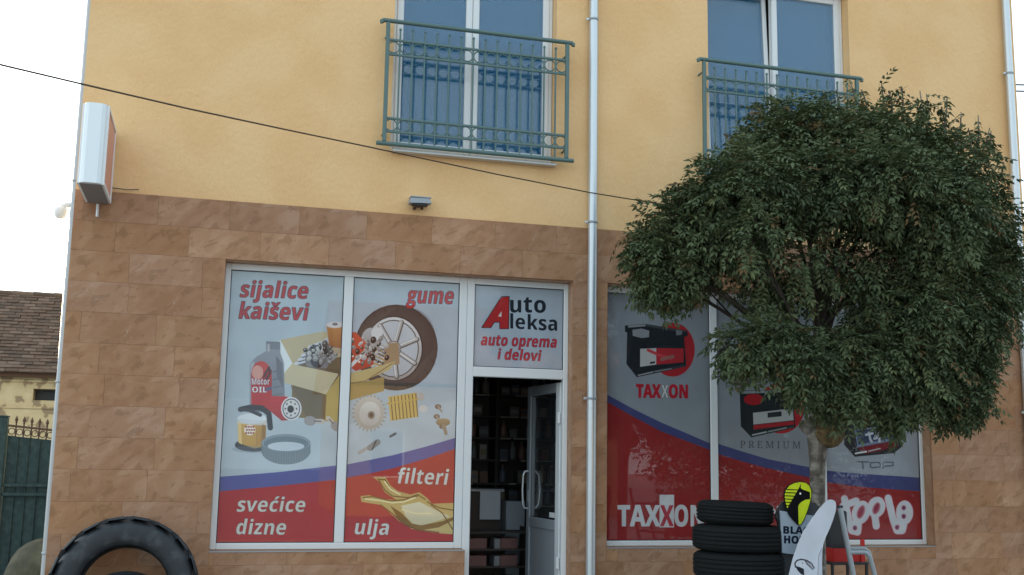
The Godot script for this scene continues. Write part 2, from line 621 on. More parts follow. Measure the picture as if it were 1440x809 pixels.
func cut(r: Rect2, hole: Rect2) -> Array:
	if not r.intersects(hole): return [r]
	var o := []
	var i := r.intersection(hole)
	if i.size.x < 1e-4 or i.size.y < 1e-4: return [r]
	if i.position.x > r.position.x + 1e-4: o.append(Rect2(r.position.x, r.position.y, i.position.x - r.position.x, r.size.y))
	if i.end.x < r.end.x - 1e-4: o.append(Rect2(i.end.x, r.position.y, r.end.x - i.end.x, r.size.y))
	if i.position.y > r.position.y + 1e-4: o.append(Rect2(i.position.x, r.position.y, i.size.x, i.position.y - r.position.y))
	if i.end.y < r.end.y - 1e-4: o.append(Rect2(i.position.x, i.end.y, i.size.x, r.end.y - i.end.y))
	return o

func cut_all(rects: Array, holes: Array) -> Array:
	for h in holes:
		var n := []
		for r in rects: n.append_array(cut(r, h))
		rects = n
	return rects

func stone_piece(parent: Node, w: float, h: float, cache: Dictionary) -> MeshInstance3D:
	var key := "%d_%d" % [roundi(w * 500), roundi(h * 500)]
	if not cache.has(key):
		# local: lower left back corner at the origin, 20 mm thick, edges eased by 2 mm
		var s := st()
		var b := 0.0008
		var d := 0.020
		var a := [Vector3(0, 0, d - b), Vector3(w, 0, d - b), Vector3(w, h, d - b), Vector3(0, h, d - b)]
		var f := [Vector3(b, b, d), Vector3(w - b, b, d), Vector3(w - b, h - b, d), Vector3(b, h - b, d)]
		quad(s, f[0], f[1], f[2], f[3], Vector3(0, 0, 1))
		var ns := [Vector3(0, -1, 1), Vector3(1, 0, 1), Vector3(0, 1, 1), Vector3(-1, 0, 1)]
		for k in 4:
			var e := (k + 1) % 4
			quad(s, a[k], a[e], f[e], f[k], ns[k].normalized())
			var z := Vector3(0, 0, -(d - b))
			quad(s, a[k] + z, a[e] + z, a[e], a[k], Vector3(ns[k].x, ns[k].y, 0))
		cache[key] = s.commit()
	return piece("stone_tile", cache[key], M.stone[rng.randi() % M.stone.size()], parent)

func building() -> void:
	var b := thing("shop_building", "two-storey ochre plastered shop building with brown stone clad ground floor", "building")
	# structural shell: front walls with their openings, side walls, back wall, floors and roof
	var s := st()
	for r in cut_all([Rect2(LEFT, GROUND, RIGHT - LEFT, TOP - GROUND)], [OPEN_A, OPEN_D, OPEN_B]):
		bx(s, Vector3(r.position.x, r.position.y, -0.30), Vector3(r.end.x, r.end.y, -0.021))
	piece("front_wall", s.commit(), M.backing, b)
	s = st()
	for r in cut_all([Rect2(LEFT, TOP, RIGHT - LEFT, 8.2 - TOP)], [UP_A, UP_B]):
		bx(s, Vector3(r.position.x, r.position.y, -0.30), Vector3(r.end.x, r.end.y, -0.015))
	piece("plaster_wall", s.commit(), M.plaster, b)
	piece("side_wall", box(Vector3(LEFT, GROUND, -9.0), Vector3(LEFT + 0.25, 8.2, -0.302)), M.side, b)
	piece("side_wall", box(Vector3(RIGHT - 0.25, GROUND, -9.0), Vector3(RIGHT, 8.2, -0.302)), M.side, b)
	piece("back_wall", box(Vector3(LEFT + 0.252, GROUND, -9.0), Vector3(RIGHT - 0.252, 8.2, -8.75)), M.side, b)
	piece("roof", box(Vector3(LEFT - 0.3, 8.203, -9.4), Vector3(RIGHT + 0.3, 8.5, 0.35)), M.roof_tile[1], b)
	s = st()
	bx(s, Vector3(LEFT + 0.253, 3.40, -8.747), Vector3(RIGHT - 0.253, 3.62, -0.303))
	piece("upper_floor", s.commit(), M.interior, b)
	piece("shop_floor", box(Vector3(LEFT + 0.253, -0.10, -8.747), Vector3(RIGHT - 0.253, 0.06, -0.303)), M.interior, b)
	piece("partition", box(Vector3(0.0, 0.063, -4.2), Vector3(7.6, 3.397, -4.1)), M.interior, b)
	piece("partition", box(Vector3(-0.10, 0.063, -4.2), Vector3(-0.003, 3.397, -0.305)), M.interior, b)
	piece("partition", box(Vector3(7.603, 0.063, -4.2), Vector3(7.70, 3.397, -0.305)), M.interior, b)
	piece("partition", box(Vector3(LEFT + 0.253, 3.623, -3.6), Vector3(RIGHT - 0.253, 8.2, -3.5)), M.interior, b)
	piece("doorstep", soft(Vector3(2.20, GROUND, 0.002), Vector3(3.45, -0.03, 0.42), 0.01), M.concrete, b)
	# stone cladding, tile by tile
	var cache := {}
	var rows := int(ceil((TOP - GROUND) / ROW))
	for i in rows:
		var y1 := TOP - i * ROW
		var y0 := maxf(TOP - (i + 1) * ROW, GROUND)
		var x := LEFT - rng.randf() * 0.6
		while x < RIGHT:
			var x1 := x + 0.62
			var r := Rect2(maxf(x, LEFT), y0, minf(x1, RIGHT) - maxf(x, LEFT), y1 - y0)
			if r.size.x > 0.03:
				for q in cut_all([r], [OPEN_A, OPEN_D, OPEN_B]):
					if q.size.x < 0.012 or q.size.y < 0.012: continue
					var g := 0.0005
					var t := stone_piece(b, q.size.x - 2 * g, q.size.y - 2 * g, cache)
					t.position = Vector3(q.position.x + g, q.position.y + g, -0.020 + rng.randf_range(-0.0006, 0.0006))
			x = x1
	# stone lining of the reveals
	for o in [[OPEN_A, false], [OPEN_D, true], [OPEN_B, false]]:
		var r: Rect2 = o[0]
		var z0 := -0.205
		var z1 := -0.0225
		if o[0] != OPEN_D:
			piece("reveal_lining", box(Vector3(r.position.x, r.position.y + 0.001, z0), Vector3(r.position.x + 0.002, r.end.y, z1)), M.stone_world, b)
		if o[0] != OPEN_A:
			piece("reveal_lining", box(Vector3(r.end.x - 0.002, r.position.y + 0.001, z0), Vector3(r.end.x, r.end.y, z1)), M.stone_world, b)
		piece("reveal_lining", box(Vector3(r.position.x + 0.003, r.end.y - 0.002, z0), Vector3(r.end.x - 0.003, r.end.y, z1)), M.stone_world, b)
	shop_windows(b)
	shop_door(b)
	upper_window(b, UP_A, false)
	upper_window(b, UP_B, true)
	downpipes(b)

func pane_at(parent: Node, r: Rect2, z: float, m: Material, double: bool) -> void:
	# a sheet of glass has two faces; a double-glazed unit is two sheets
	var p := holder("pane", parent)
	piece("glass_sheet", box(Vector3(r.position.x, r.position.y, z - 0.004), Vector3(r.end.x, r.end.y, z)), m, p)
	if double:
		piece("glass_sheet", box(Vector3(r.position.x, r.position.y, z - 0.022), Vector3(r.end.x, r.end.y, z - 0.018)), m, p)

func bars(called: String, parent: Node, list: Array, z0: float, z1: float, m: Material, b := 0.006) -> void:
	for r in list:
		piece(called, soft(Vector3(r.position.x, r.position.y, z0), Vector3(r.end.x, r.end.y, z1), b), m, parent)

func gasket_round(parent: Node, r: Rect2, z: float) -> void:
	var s := st()
	var w := 0.007
	bx(s, Vector3(r.position.x, r.position.y, z), Vector3(r.position.x + w, r.end.y, z + 0.003))
	bx(s, Vector3(r.end.x - w, r.position.y, z), Vector3(r.end.x, r.end.y, z + 0.003))
	bx(s, Vector3(r.position.x + w, r.position.y, z), Vector3(r.end.x - w, r.position.y + w, z + 0.003))
	bx(s, Vector3(r.position.x + w, r.end.y - w, z), Vector3(r.end.x - w, r.end.y, z + 0.003))
	piece("gasket", s.commit(), M.gasket, parent)

const PANES := {
	"a1": Rect2(0.160, 0.661, 1.029, 2.434), "a2": Rect2(1.276, 0.661, 1.018, 2.434), "d": Rect2(2.445, 2.300, 0.902, 0.795),
	"b1": Rect2(3.803, 0.668, 1.112, 2.427), "b2": Rect2(4.995, 0.668, 1.169, 2.427), "b3": Rect2(6.220, 0.668, 1.122, 2.427)}

func shop_windows(b: Node3D) -> void:
	var z0 := -0.20
	var z1 := -0.135
	var w := holder("display_window", b)
	bars("frame_bar", w, [Rect2(0.106, 0.604, 0.054, 2.551), Rect2(2.294, 0.604, 0.076, 2.551), Rect2(0.160, 3.095, 2.134, 0.060), Rect2(0.160, 0.604, 2.134, 0.057)], z0, z1, M.pvc)
	bars("mullion", w, [Rect2(1.189, 0.661, 0.087, 2.434)], z0, z1, M.pvc)
	piece("sill_strip", box(Vector3(0.106, 0.594, -0.134), Vector3(2.36, 0.6018, 0.006)), M.grey_metal, w)
	for k in ["a1", "a2"]:
		pane_at(w, PANES[k], z1 - 0.018, M.glass, false)
		gasket_round(w, PANES[k], z1 - 0.017)
	w = holder("display_window", b)
	bars("frame_bar", w, [Rect2(3.756, 0.617, 0.047, 2.538), Rect2(7.342, 0.617, 0.043, 2.538), Rect2(3.803, 3.095, 3.539, 0.060), Rect2(3.803, 0.617, 3.539, 0.051)], z0, z1, M.pvc)
	bars("mullion", w, [Rect2(4.915, 0.668, 0.080, 2.427), Rect2(6.164, 0.668, 0.056, 2.427)], z0, z1, M.pvc)
	piece("sill_strip", box(Vector3(3.756, 0.607, -0.134), Vector3(7.385, 0.6148, 0.006)), M.grey_metal, w)
	for k in ["b1", "b2", "b3"]:
		pane_at(w, PANES[k], z1 - 0.018, M.glass, false)
		gasket_round(w, PANES[k], z1 - 0.017)

func shop_door(b: Node3D) -> void:
	var z0 := -0.20
	var z1 := -0.135
	var d := holder("doorway", b)
	bars("frame_bar", d, [Rect2(2.372, -0.02, 0.073, 3.175), Rect2(3.347, -0.02, 0.049, 3.175), Rect2(2.445, 3.095, 0.902, 0.060), Rect2(2.445, 2.205, 0.902, 0.095)], z0, z1, M.pvc)
	pane_at(d, PANES.d, z1 - 0.018, M.glass, false)
	gasket_round(d, PANES.d, z1 - 0.017)
	# the leaf stands open into the shop; built closed (hinge at x = 0, reaching to -0.88) and then turned
	var l := holder("door_leaf", b, Vector3(3.338, 0.0, -0.205))
	var w := 0.885
	bars("stile", l, [Rect2(-0.105, 0.085, 0.105, 2.10)], -0.066, 0.0, M.pvc)
	bars("stile", l, [Rect2(-w, 0.085, 0.085, 2.10)], -0.066, 0.0, M.leaf_shaded)
	bars("rail", l, [Rect2(-w + 0.085, 2.085, w - 0.19, 0.10), Rect2(-w + 0.085, 0.75, w - 0.19, 0.10), Rect2(-w + 0.085, 0.085, w - 0.19, 0.10)], -0.064, -0.002, M.leaf_shaded)
	piece("lower_panel", box(Vector3(-w + 0.085, 0.185, -0.045), Vector3(-0.105, 0.75, -0.015)), M.leaf_shaded, l)
	pane_at(l, Rect2(-w + 0.085, 0.85, w - 0.19, 1.235), -0.025, M.glass, true)
	gasket_round(l, Rect2(-w + 0.085, 0.85, w - 0.19, 1.235), -0.022)
	for z in [1.0, -1.0]:
		var o: float = 0.055 if z > 0 else -0.121
		var e: float = 0.0 if z > 0 else -0.066
		piece("pull_handle", pipe([Vector3(-w + 0.05, 0.93, e), Vector3(-w + 0.05, 0.935, o * 0.7), Vector3(-w + 0.05, 0.97, o), Vector3(-w + 0.048, 1.12, o * 1.12), Vector3(-w + 0.05, 1.27, o), Vector3(-w + 0.05, 1.305, o * 0.7), Vector3(-w + 0.05, 1.31, e)], 0.012, 8), M.zinc, l)
	piece("lock_plate", box(Vector3(-w + 0.038, 1.0, 0.001), Vector3(-w + 0.062, 1.12, 0.006)), M.zinc, l)
	for y in [0.4, 1.78]:
		piece("hinge", soft(Vector3(-0.012, y, 0.002), Vector3(0.03, y + 0.11, 0.028), 0.006), M.pvc, l)
	piece("sticker", box(Vector3(-0.30, 0.87, -0.0235), Vector3(-0.16, 0.92, -0.0232)), M.white, l)
	l.rotation.y = deg_to_rad(-85.5)

func upper_window(b: Node3D, o: Rect2, ajar: bool) -> void:
	var w := holder("upper_window", b)
	var z0 := -0.20
	var z1 := -0.135
	var x0 := o.position.x + 0.003
	var x1 := o.end.x - 0.003
	var y0 := o.position.y + 0.003
	var y1 := o.end.y - 0.003
	var f := 0.038
	bars("frame_bar", w, [Rect2(x0, y0, f, y1 - y0), Rect2(x1 - f, y0, f, y1 - y0), Rect2(x0 + f, y1 - f, x1 - x0 - 2 * f, f), Rect2(x0 + f, y0, x1 - x0 - 2 * f, f)], z0, z1, M.pvc)
	var mid := (x0 + x1) / 2.0 - (0.02 if not ajar else 0.03)
	for k in 2:
		var l := x0 + f if k == 0 else mid + 0.002
		var r := mid - 0.002 if k == 0 else x1 - f
		var sash := holder("sash", w, Vector3(0, y0 + f, -0.205))
		var sw := 0.066 if not (ajar and k == 0) else 0.05
		var hh := y1 - y0 - 2 * f
		bars("sash_bar", sash, [Rect2(l, 0, sw, hh), Rect2(r - sw, 0, sw, hh), Rect2(l + sw, 0, r - l - 2 * sw, 0.07), Rect2(l + sw, hh - 0.07, r - l - 2 * sw, 0.07)], 0.0, 0.078, M.pvc, 0.008)
		var g := Rect2(l + sw, 0.07, r - l - 2 * sw, hh - 0.14)
		for z in [0.054, 0.034, 0.014]:
			piece("pane", box(Vector3(g.position.x, g.position.y, z), Vector3(g.end.x, g.end.y, z + 0.004)), M.glass_sky_tint, sash)
		if ajar and k == 0:
			sash.rotation.x = deg_to_rad(-3.2)
	piece("window_sill", soft(Vector3(o.position.x + 0.012, 4.285, -0.13), Vector3(o.end.x - 0.012, 4.312, 0.075), 0.004), M.zinc, w)

func downpipes(b: Node3D) -> void:
	for e in [[3.572, 0.052, 0.046], [8.578, 0.052, 0.044], [-1.262, -0.55, 0.036]]:
		var p := holder("downpipe", b)
		var x: float = e[0]
		var z: float = e[1]
		var r: float = e[2]
		var cuts := [GROUND + 0.28, 1.92, 4.02, 5.95, 8.15]
		if x < 0: cuts = [GROUND + 0.40, 1.10, 2.0, 3.9, 8.15]
		for k in 4:
			piece("pipe_length", pipe([Vector3(x, cuts[k], z), Vector3(x, cuts[k + 1] - 0.001, z)], r - 0.001 * (k % 2), 16), M.zinc if x > 0 else M.zinc_shaded, p)
		piece("pipe_shoe", pipe([Vector3(x, cuts[0] - 0.001, z), Vector3(x, cuts[0] - 0.10, z + 0.01), Vector3(x - (0.09 if x < 0 else 0.0), cuts[0] - 0.20, z + 0.08), Vector3(x - (0.15 if x < 0 else 0.0), cuts[0] - 0.23, z + 0.15)], r, 14), M.zinc if x > 0 else M.zinc_shaded, p)
		for y in ([0.30, 2.02, 3.75, 5.85] if x > 0 else [0.55, 2.05, 3.9, 5.9]):
			var c := piece("bracket", torus(r + 0.003, 0.004, Basis(), 16, 5), M.grey_metal, p, Vector3(x, y, z))
			c.scale = Vector3(1, 3, 1)
			if x > 0:
				piece("bracket_bolt", soft(Vector3(x - r - 0.030, y - 0.012, z - 0.015), Vector3(x - r - 0.001, y + 0.012, z + 0.006), 0.003), M.zinc, p)

# ------------------------------------------------------------------ railings of the upper windows
func railing(label: String, x0: float, x1: float) -> void:
	var z := 0.12
	var t := thing("balcony_railing", label, "railing", Vector3(0, 0, 0), "window railings of the upper floor")
	var ytop := 5.545
	var ybot := 4.335
	piece("handrail", pipe([Vector3(x0 - 0.045, ytop - 0.03, z), Vector3(x0 - 0.05, ytop - 0.01, z), Vector3(x0 - 0.03, ytop, z), Vector3(x0, ytop, z), Vector3(x1, ytop, z), Vector3(x1 + 0.03, ytop, z), Vector3(x1 + 0.05, ytop - 0.01, z), Vector3(x1 + 0.045, ytop - 0.03, z)], 0.021, 10), M.iron_green, t)
	piece("bottom_rail", pipe([Vector3(x0 - 0.06, ybot, z), Vector3(x1 + 0.06, ybot, z)], 0.021, 10), M.iron_green, t)
	for x in [x0 + 0.013, x1 - 0.013]:
		piece("post", soft(Vector3(x - 0.018, ybot + 0.018, z - 0.018), Vector3(x + 0.018, ytop - 0.018, z + 0.018), 0.004), M.iron_green, t)
		for y in [4.45, 5.42]:
			piece("wall_bracket", pipe([Vector3(x, y, z - 0.015), Vector3(x, y, -0.014)], 0.011, 8), M.iron_green, t)
	var lev := [5.357, 5.213, 4.583, 4.455]
	for y in lev:
		piece("rail", soft(Vector3(x0 + 0.032, y - 0.011, z - 0.011), Vector3(x1 - 0.032, y + 0.011, z + 0.011), 0.003), M.iron_green, t)
	var n := 14
	var stepx := (x1 - x0 - 0.026) / (n + 1)
	var bar := soft(Vector3(-0.0075, ybot + 0.016, -0.0075), Vector3(0.0075, 5.46, 0.0075), 0.002)
	var fin := lathe([Vector2(0.0, -0.014), Vector2(0.010, -0.010), Vector2(0.014, 0.0), Vector2(0.010, 0.010), Vector2(0.0, 0.016)], 8)
	for k in n:
		var x := x0 + 0.013 + stepx * (k + 1)
		piece("bar", bar, M.iron_green, t, Vector3(x, 0, z))
		piece("finial", fin, M.iron_green, t, Vector3(x, 5.468, z))
	var ring := torus(0.0555, 0.0065, Basis(Vector3.RIGHT, PI / 2), 18, 6)
	for k in n + 1:
		var x := x0 + 0.013 + stepx * (k + 0.5)
		piece("ring", ring, M.iron_green, t, Vector3(x, 5.285, z))
		piece("ring", ring, M.iron_green, t, Vector3(x, 4.519, z))

func curtain(label: String, x0: float, x1: float) -> void:
	var s := st()
	var n := 90
	var y0 := 4.42
	var y1 := 5.30
	var ph := x0 * 3.0
	var at := func(u: float, y: float) -> Vector3:
		var a := 0.035 * sin(u * 62.0 + ph) + 0.018 * sin(u * 23.0 + ph * 2.0) + 0.012 * sin(u * 101.0)
		return Vector3(lerpf(x0, x1, u), y, -0.46 + a * lerpf(1.25, 0.8, (y - y0) / (y1 - y0)))
	for k in n:
		var u0 := float(k) / n
		var u1 := float(k + 1) / n
		var p: Vector3 = at.call(u0, y0); var q: Vector3 = at.call(u1, y0)
		var p2: Vector3 = at.call(u0, y1); var q2: Vector3 = at.call(u1, y1)
		var n0 := Vector3(-((at.call(u0 + 0.003, y0) as Vector3).z - (at.call(u0 - 0.003, y0) as Vector3).z) / (0.006 * (x1 - x0)), 0, 1).normalized()
		var n1 := Vector3(-((at.call(u1 + 0.003, y0) as Vector3).z - (at.call(u1 - 0.003, y0) as Vector3).z) / (0.006 * (x1 - x0)), 0, 1).normalized()
		tri(s, p, q, q2, n0, n1, n1)
		tri(s, p, q2, p2, n0, n1, n0)
	var t := thing("curtain", label, "curtain", Vector3.ZERO, "curtains of the upper windows")
	piece("cloth", s.commit(), M.curtain, t)
	piece("curtain_rod", pipe([Vector3(x0 - 0.05, 5.31, -0.46), Vector3(x1 + 0.05, 5.31, -0.46)], 0.012, 8), M.zinc, t)

# ------------------------------------------------------------------ the printed films behind the shop windows
func c8(r: int, g: int, b: int, a := 1.0) -> Color:
	return Color(r / 255.0, g / 255.0, b / 255.0, a)

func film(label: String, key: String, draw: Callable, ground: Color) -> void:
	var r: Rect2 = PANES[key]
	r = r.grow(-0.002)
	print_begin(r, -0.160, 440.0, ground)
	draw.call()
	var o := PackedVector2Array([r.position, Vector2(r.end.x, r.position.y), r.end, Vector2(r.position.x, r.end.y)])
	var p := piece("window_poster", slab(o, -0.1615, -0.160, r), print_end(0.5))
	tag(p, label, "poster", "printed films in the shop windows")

var INK_RED := Color(0.70, 0.16, 0.18)
var INK_EDGE := Color(0.24, 0.16, 0.20)
var INK_BAND := Color(0.36, 0.37, 0.60)
var INK_FIELD := Color(0.70, 0.20, 0.21)

func bolt(x: float, y: float, a: float, k: float) -> void:
	# a printed screw: head, shank
	var d := Vector2.from_angle(a) * k
	stroke([x, y, x + d.x * 2.2, y + d.y * 2.2], k * 0.75, c8(196, 186, 176))
	stroke([x, y, x + d.x * 0.4, y + d.y * 0.4], k * 1.5, c8(160, 152, 148))
	stroke([x + d.x * 0.9, y + d.y * 0.9, x + d.x * 1.9, y + d.y * 1.9], k * 0.22, c8(120, 112, 106))

func draw_a1() -> void:
	shape([300, 560, 480, 560, 470, 680, 300, 700], c8(186, 196, 201))
	# carton, its flaps and what stands in it
	shape([394, 478, 455, 466, 490, 480, 490, 520, 420, 545, 398, 520], c8(192, 176, 140))
	shape([394, 478, 412, 513, 392, 540, 384, 500], c8(222, 226, 226))
	shape([412, 513, 490, 500, 490, 596, 409, 586], c8(112, 96, 72), c8(136, 112, 74))
	for k in 5:
		stroke([415 + k * 5, 512 - k * 6, 440 + k * 4, 505 - k * 6], 4.2, c8(206, 208, 212))
		stroke([415 + k * 5, 515 - k * 6, 440 + k * 4, 508 - k * 6], 1.6, c8(96, 96, 104))
	oval(446, 505, 17, 20, c8(92, 88, 90), c8(150, 146, 146))
	oval(446, 505, 10, 13, c8(60, 56, 58))
	oval(462, 492, 14, 17, c8(200, 200, 202), c8(140, 136, 134))
	oval(462, 492, 7, 9, c8(120, 116, 118))
	oval(474, 484, 10, 14, c8(206, 198, 186), c8(170, 150, 120))
	shape([459, 458, 484, 456, 481, 490, 463, 488], c8(196, 140, 84), c8(160, 104, 62))
	oval(471, 457, 12.5, 4.5, c8(214, 208, 204))
	oval(471, 456, 4, 2, c8(120, 120, 124))
	for k in 26:
		var a := k * 2.4
		var rr := 4.0 + 0.9 * k
		var x := 452 + rr * cos(a) * 0.9
		var y := 497 + rr * sin(a) * 0.55
		var tone: int = [86, 150, 206, 120, 178][k % 5]
		oval(x, y, 2.4 + (k % 4) * 0.9, 2.0 + (k % 3), c8(tone, tone - 4, tone - 10), c8(tone - 50, tone - 54, tone - 58), a)
		oval(x - 0.9, y - 0.9, 0.8, 0.6, c8(236, 234, 230))
	shape([409, 545, 432, 588, 478, 596, 478, 520, 412, 513], c8(106, 90, 70, 0.55))
	shape([410, 512, 476, 526, 458, 555, 391, 536], c8(200, 186, 150), c8(206, 192, 158))
	shape([459, 553, 480, 524, 478, 597, 457, 592], c8(186, 160, 96))
	# canister of oil
	shape([374, 481, 394, 482, 394, 496, 399, 510, 401, 580, 351, 580, 351, 512, 360, 502, 374, 494], c8(150, 152, 158), c8(120, 124, 132))
	shape([374, 480, 394, 481, 393, 492, 375, 491], c8(126, 128, 134))
	shape([388, 500, 397, 512, 398, 546, 389, 530], c8(112, 112, 120))
	shape([352, 512, 357, 508, 357, 579, 352, 579], c8(190, 192, 198, 0.7))
	shape([376, 484, 379, 484, 379, 494, 376, 494], c8(196, 196, 200, 0.8))
	for k in 4: stroke([384, 523 + k * 11, 396, 521 + k * 11], 1.6, c8(108, 110, 118))
	oval(367, 527, 14, 19, c8(196, 60, 56), c8(206, 110, 100))
	shape([353, 525, 382, 520, 382, 578, 353, 575], c8(178, 50, 52), c8(190, 44, 46))
	oval(362, 524, 8, 10, c8(216, 156, 140))
	stroke([371, 530, 378, 517, 380, 524, 373, 536], 3.0, c8(70, 40, 46))
	write("Motor", 354, 541, 379, 541, 9.5, c8(226, 222, 224), 0.0, c8(120, 50, 56), 1)
	write("OIL", 354.5, 552, 375, 552, 8.5, c8(232, 230, 232), 0.0, c8(120, 50, 56), 1)
	stroke([375, 548, 380, 546], 5.0, c8(104, 88, 120))
	# red filter lying down, dark flexible pipe, two more filters
	shape([380, 557, 404, 558, 414, 590, 396, 592, 376, 575], c8(196, 52, 54), c8(170, 50, 56))
	oval(409.5, 575, 14.5, 16.5, c8(222, 220, 220))
	oval(409.5, 575, 12.4, 14.4, c8(70, 66, 66))
	oval(409.5, 575, 11.2, 13.0, c8(216, 212, 210))
	oval(408.5, 575.5, 4.6, 5.2, c8(52, 48, 48))
	for k in 8: oval(409 + 8 * cos(k * 0.785), 575 + 9.3 * sin(k * 0.785), 1.2, 1.4, c8(96, 92, 92))
	oval(356, 626, 26, 9.5, c8(52, 50, 54))
	shape([333.5, 588, 374.5, 592, 373, 628, 357, 631, 335, 623], c8(214, 170, 92), c8(198, 150, 70))
	for k in 7: stroke([361 + k * 2.0, 594, 360 + k * 2.0, 626], 0.7, c8(160, 112, 60))
	oval(354, 589, 20.5, 7.5, c8(228, 230, 230))
	shape([333.5, 589, 374.5, 592, 374.5, 599, 333.5, 596], c8(216, 218, 218, 0.8))
	stroke([338, 576, 352, 573, 368, 574, 378, 582, 380, 602], 7.5, c8(56, 54, 60))
	stroke([338, 576, 350, 577, 366, 584], 5.0, c8(70, 68, 72))
	shape([334, 594, 339, 595, 340, 626, 335, 622], c8(246, 214, 150, 0.7))
	shape([368, 597, 374, 598, 373, 628, 367, 629], c8(120, 78, 34, 0.45))
	oval(356, 632, 30, 5, c8(120, 130, 138, 0.35))
	oval(351, 605, 8, 7.5, c8(244, 230, 214))
	for i in 4:
		for j in 3: oval(346 + i * 3.4 + (j % 2), 600.5 + j * 4.3, 1.3, 1.4, c8(150, 60, 50))
	oval(402, 634, 34.5, 19.5, c8(104, 116, 124))
	shape([367.5, 622, 436.5, 622, 436.5, 638, 367.5, 638], c8(104, 116, 124))
	for k in 30:
		var x := 369.5 + k * 2.3
		var dy := 18.5 * sqrt(maxf(0.0, 1.0 - pow((x - 402) / 34.5, 2)))
		stroke([x, 622 + dy * 0.62, x, 635 + dy * 0.98], 0.8, c8(140, 152, 158))
	oval(402, 623, 34.5, 12.5, c8(140, 152, 160))
	oval(402, 624.5, 31.5, 10.5, c8(112, 126, 134))
	oval(402, 628, 26, 6.5, c8(196, 204, 210))
	bolt(434, 592, 0.05, 9.0)
	bolt(473, 601, -2.3, 8.0)
	# band, field, lettering
	shape([300, 671.5, 388, 664.5, 480, 654, 480, 674, 388, 684, 300, 692.5], INK_BAND)
	shape([295, 692.5, 388, 684, 480, 674, 480, 770, 295, 770], INK_FIELD)
	write("sijalice", 337, 417.5, 434.5, 420, 23.5, INK_RED, 0.18, INK_EDGE, 2)
	write("kaiševi", 335.5, 448, 434, 450.5, 24, INK_RED, 0.18, INK_EDGE, 2)
	write("svećice", 332.5, 719.5, 430.5, 720, 21.5, c8(210, 208, 198), 0.18, c8(96, 52, 50), 1)
	write("dizne", 331, 751.5, 403.5, 752, 22, c8(210, 208, 198), 0.18, c8(96, 52, 50), 1)

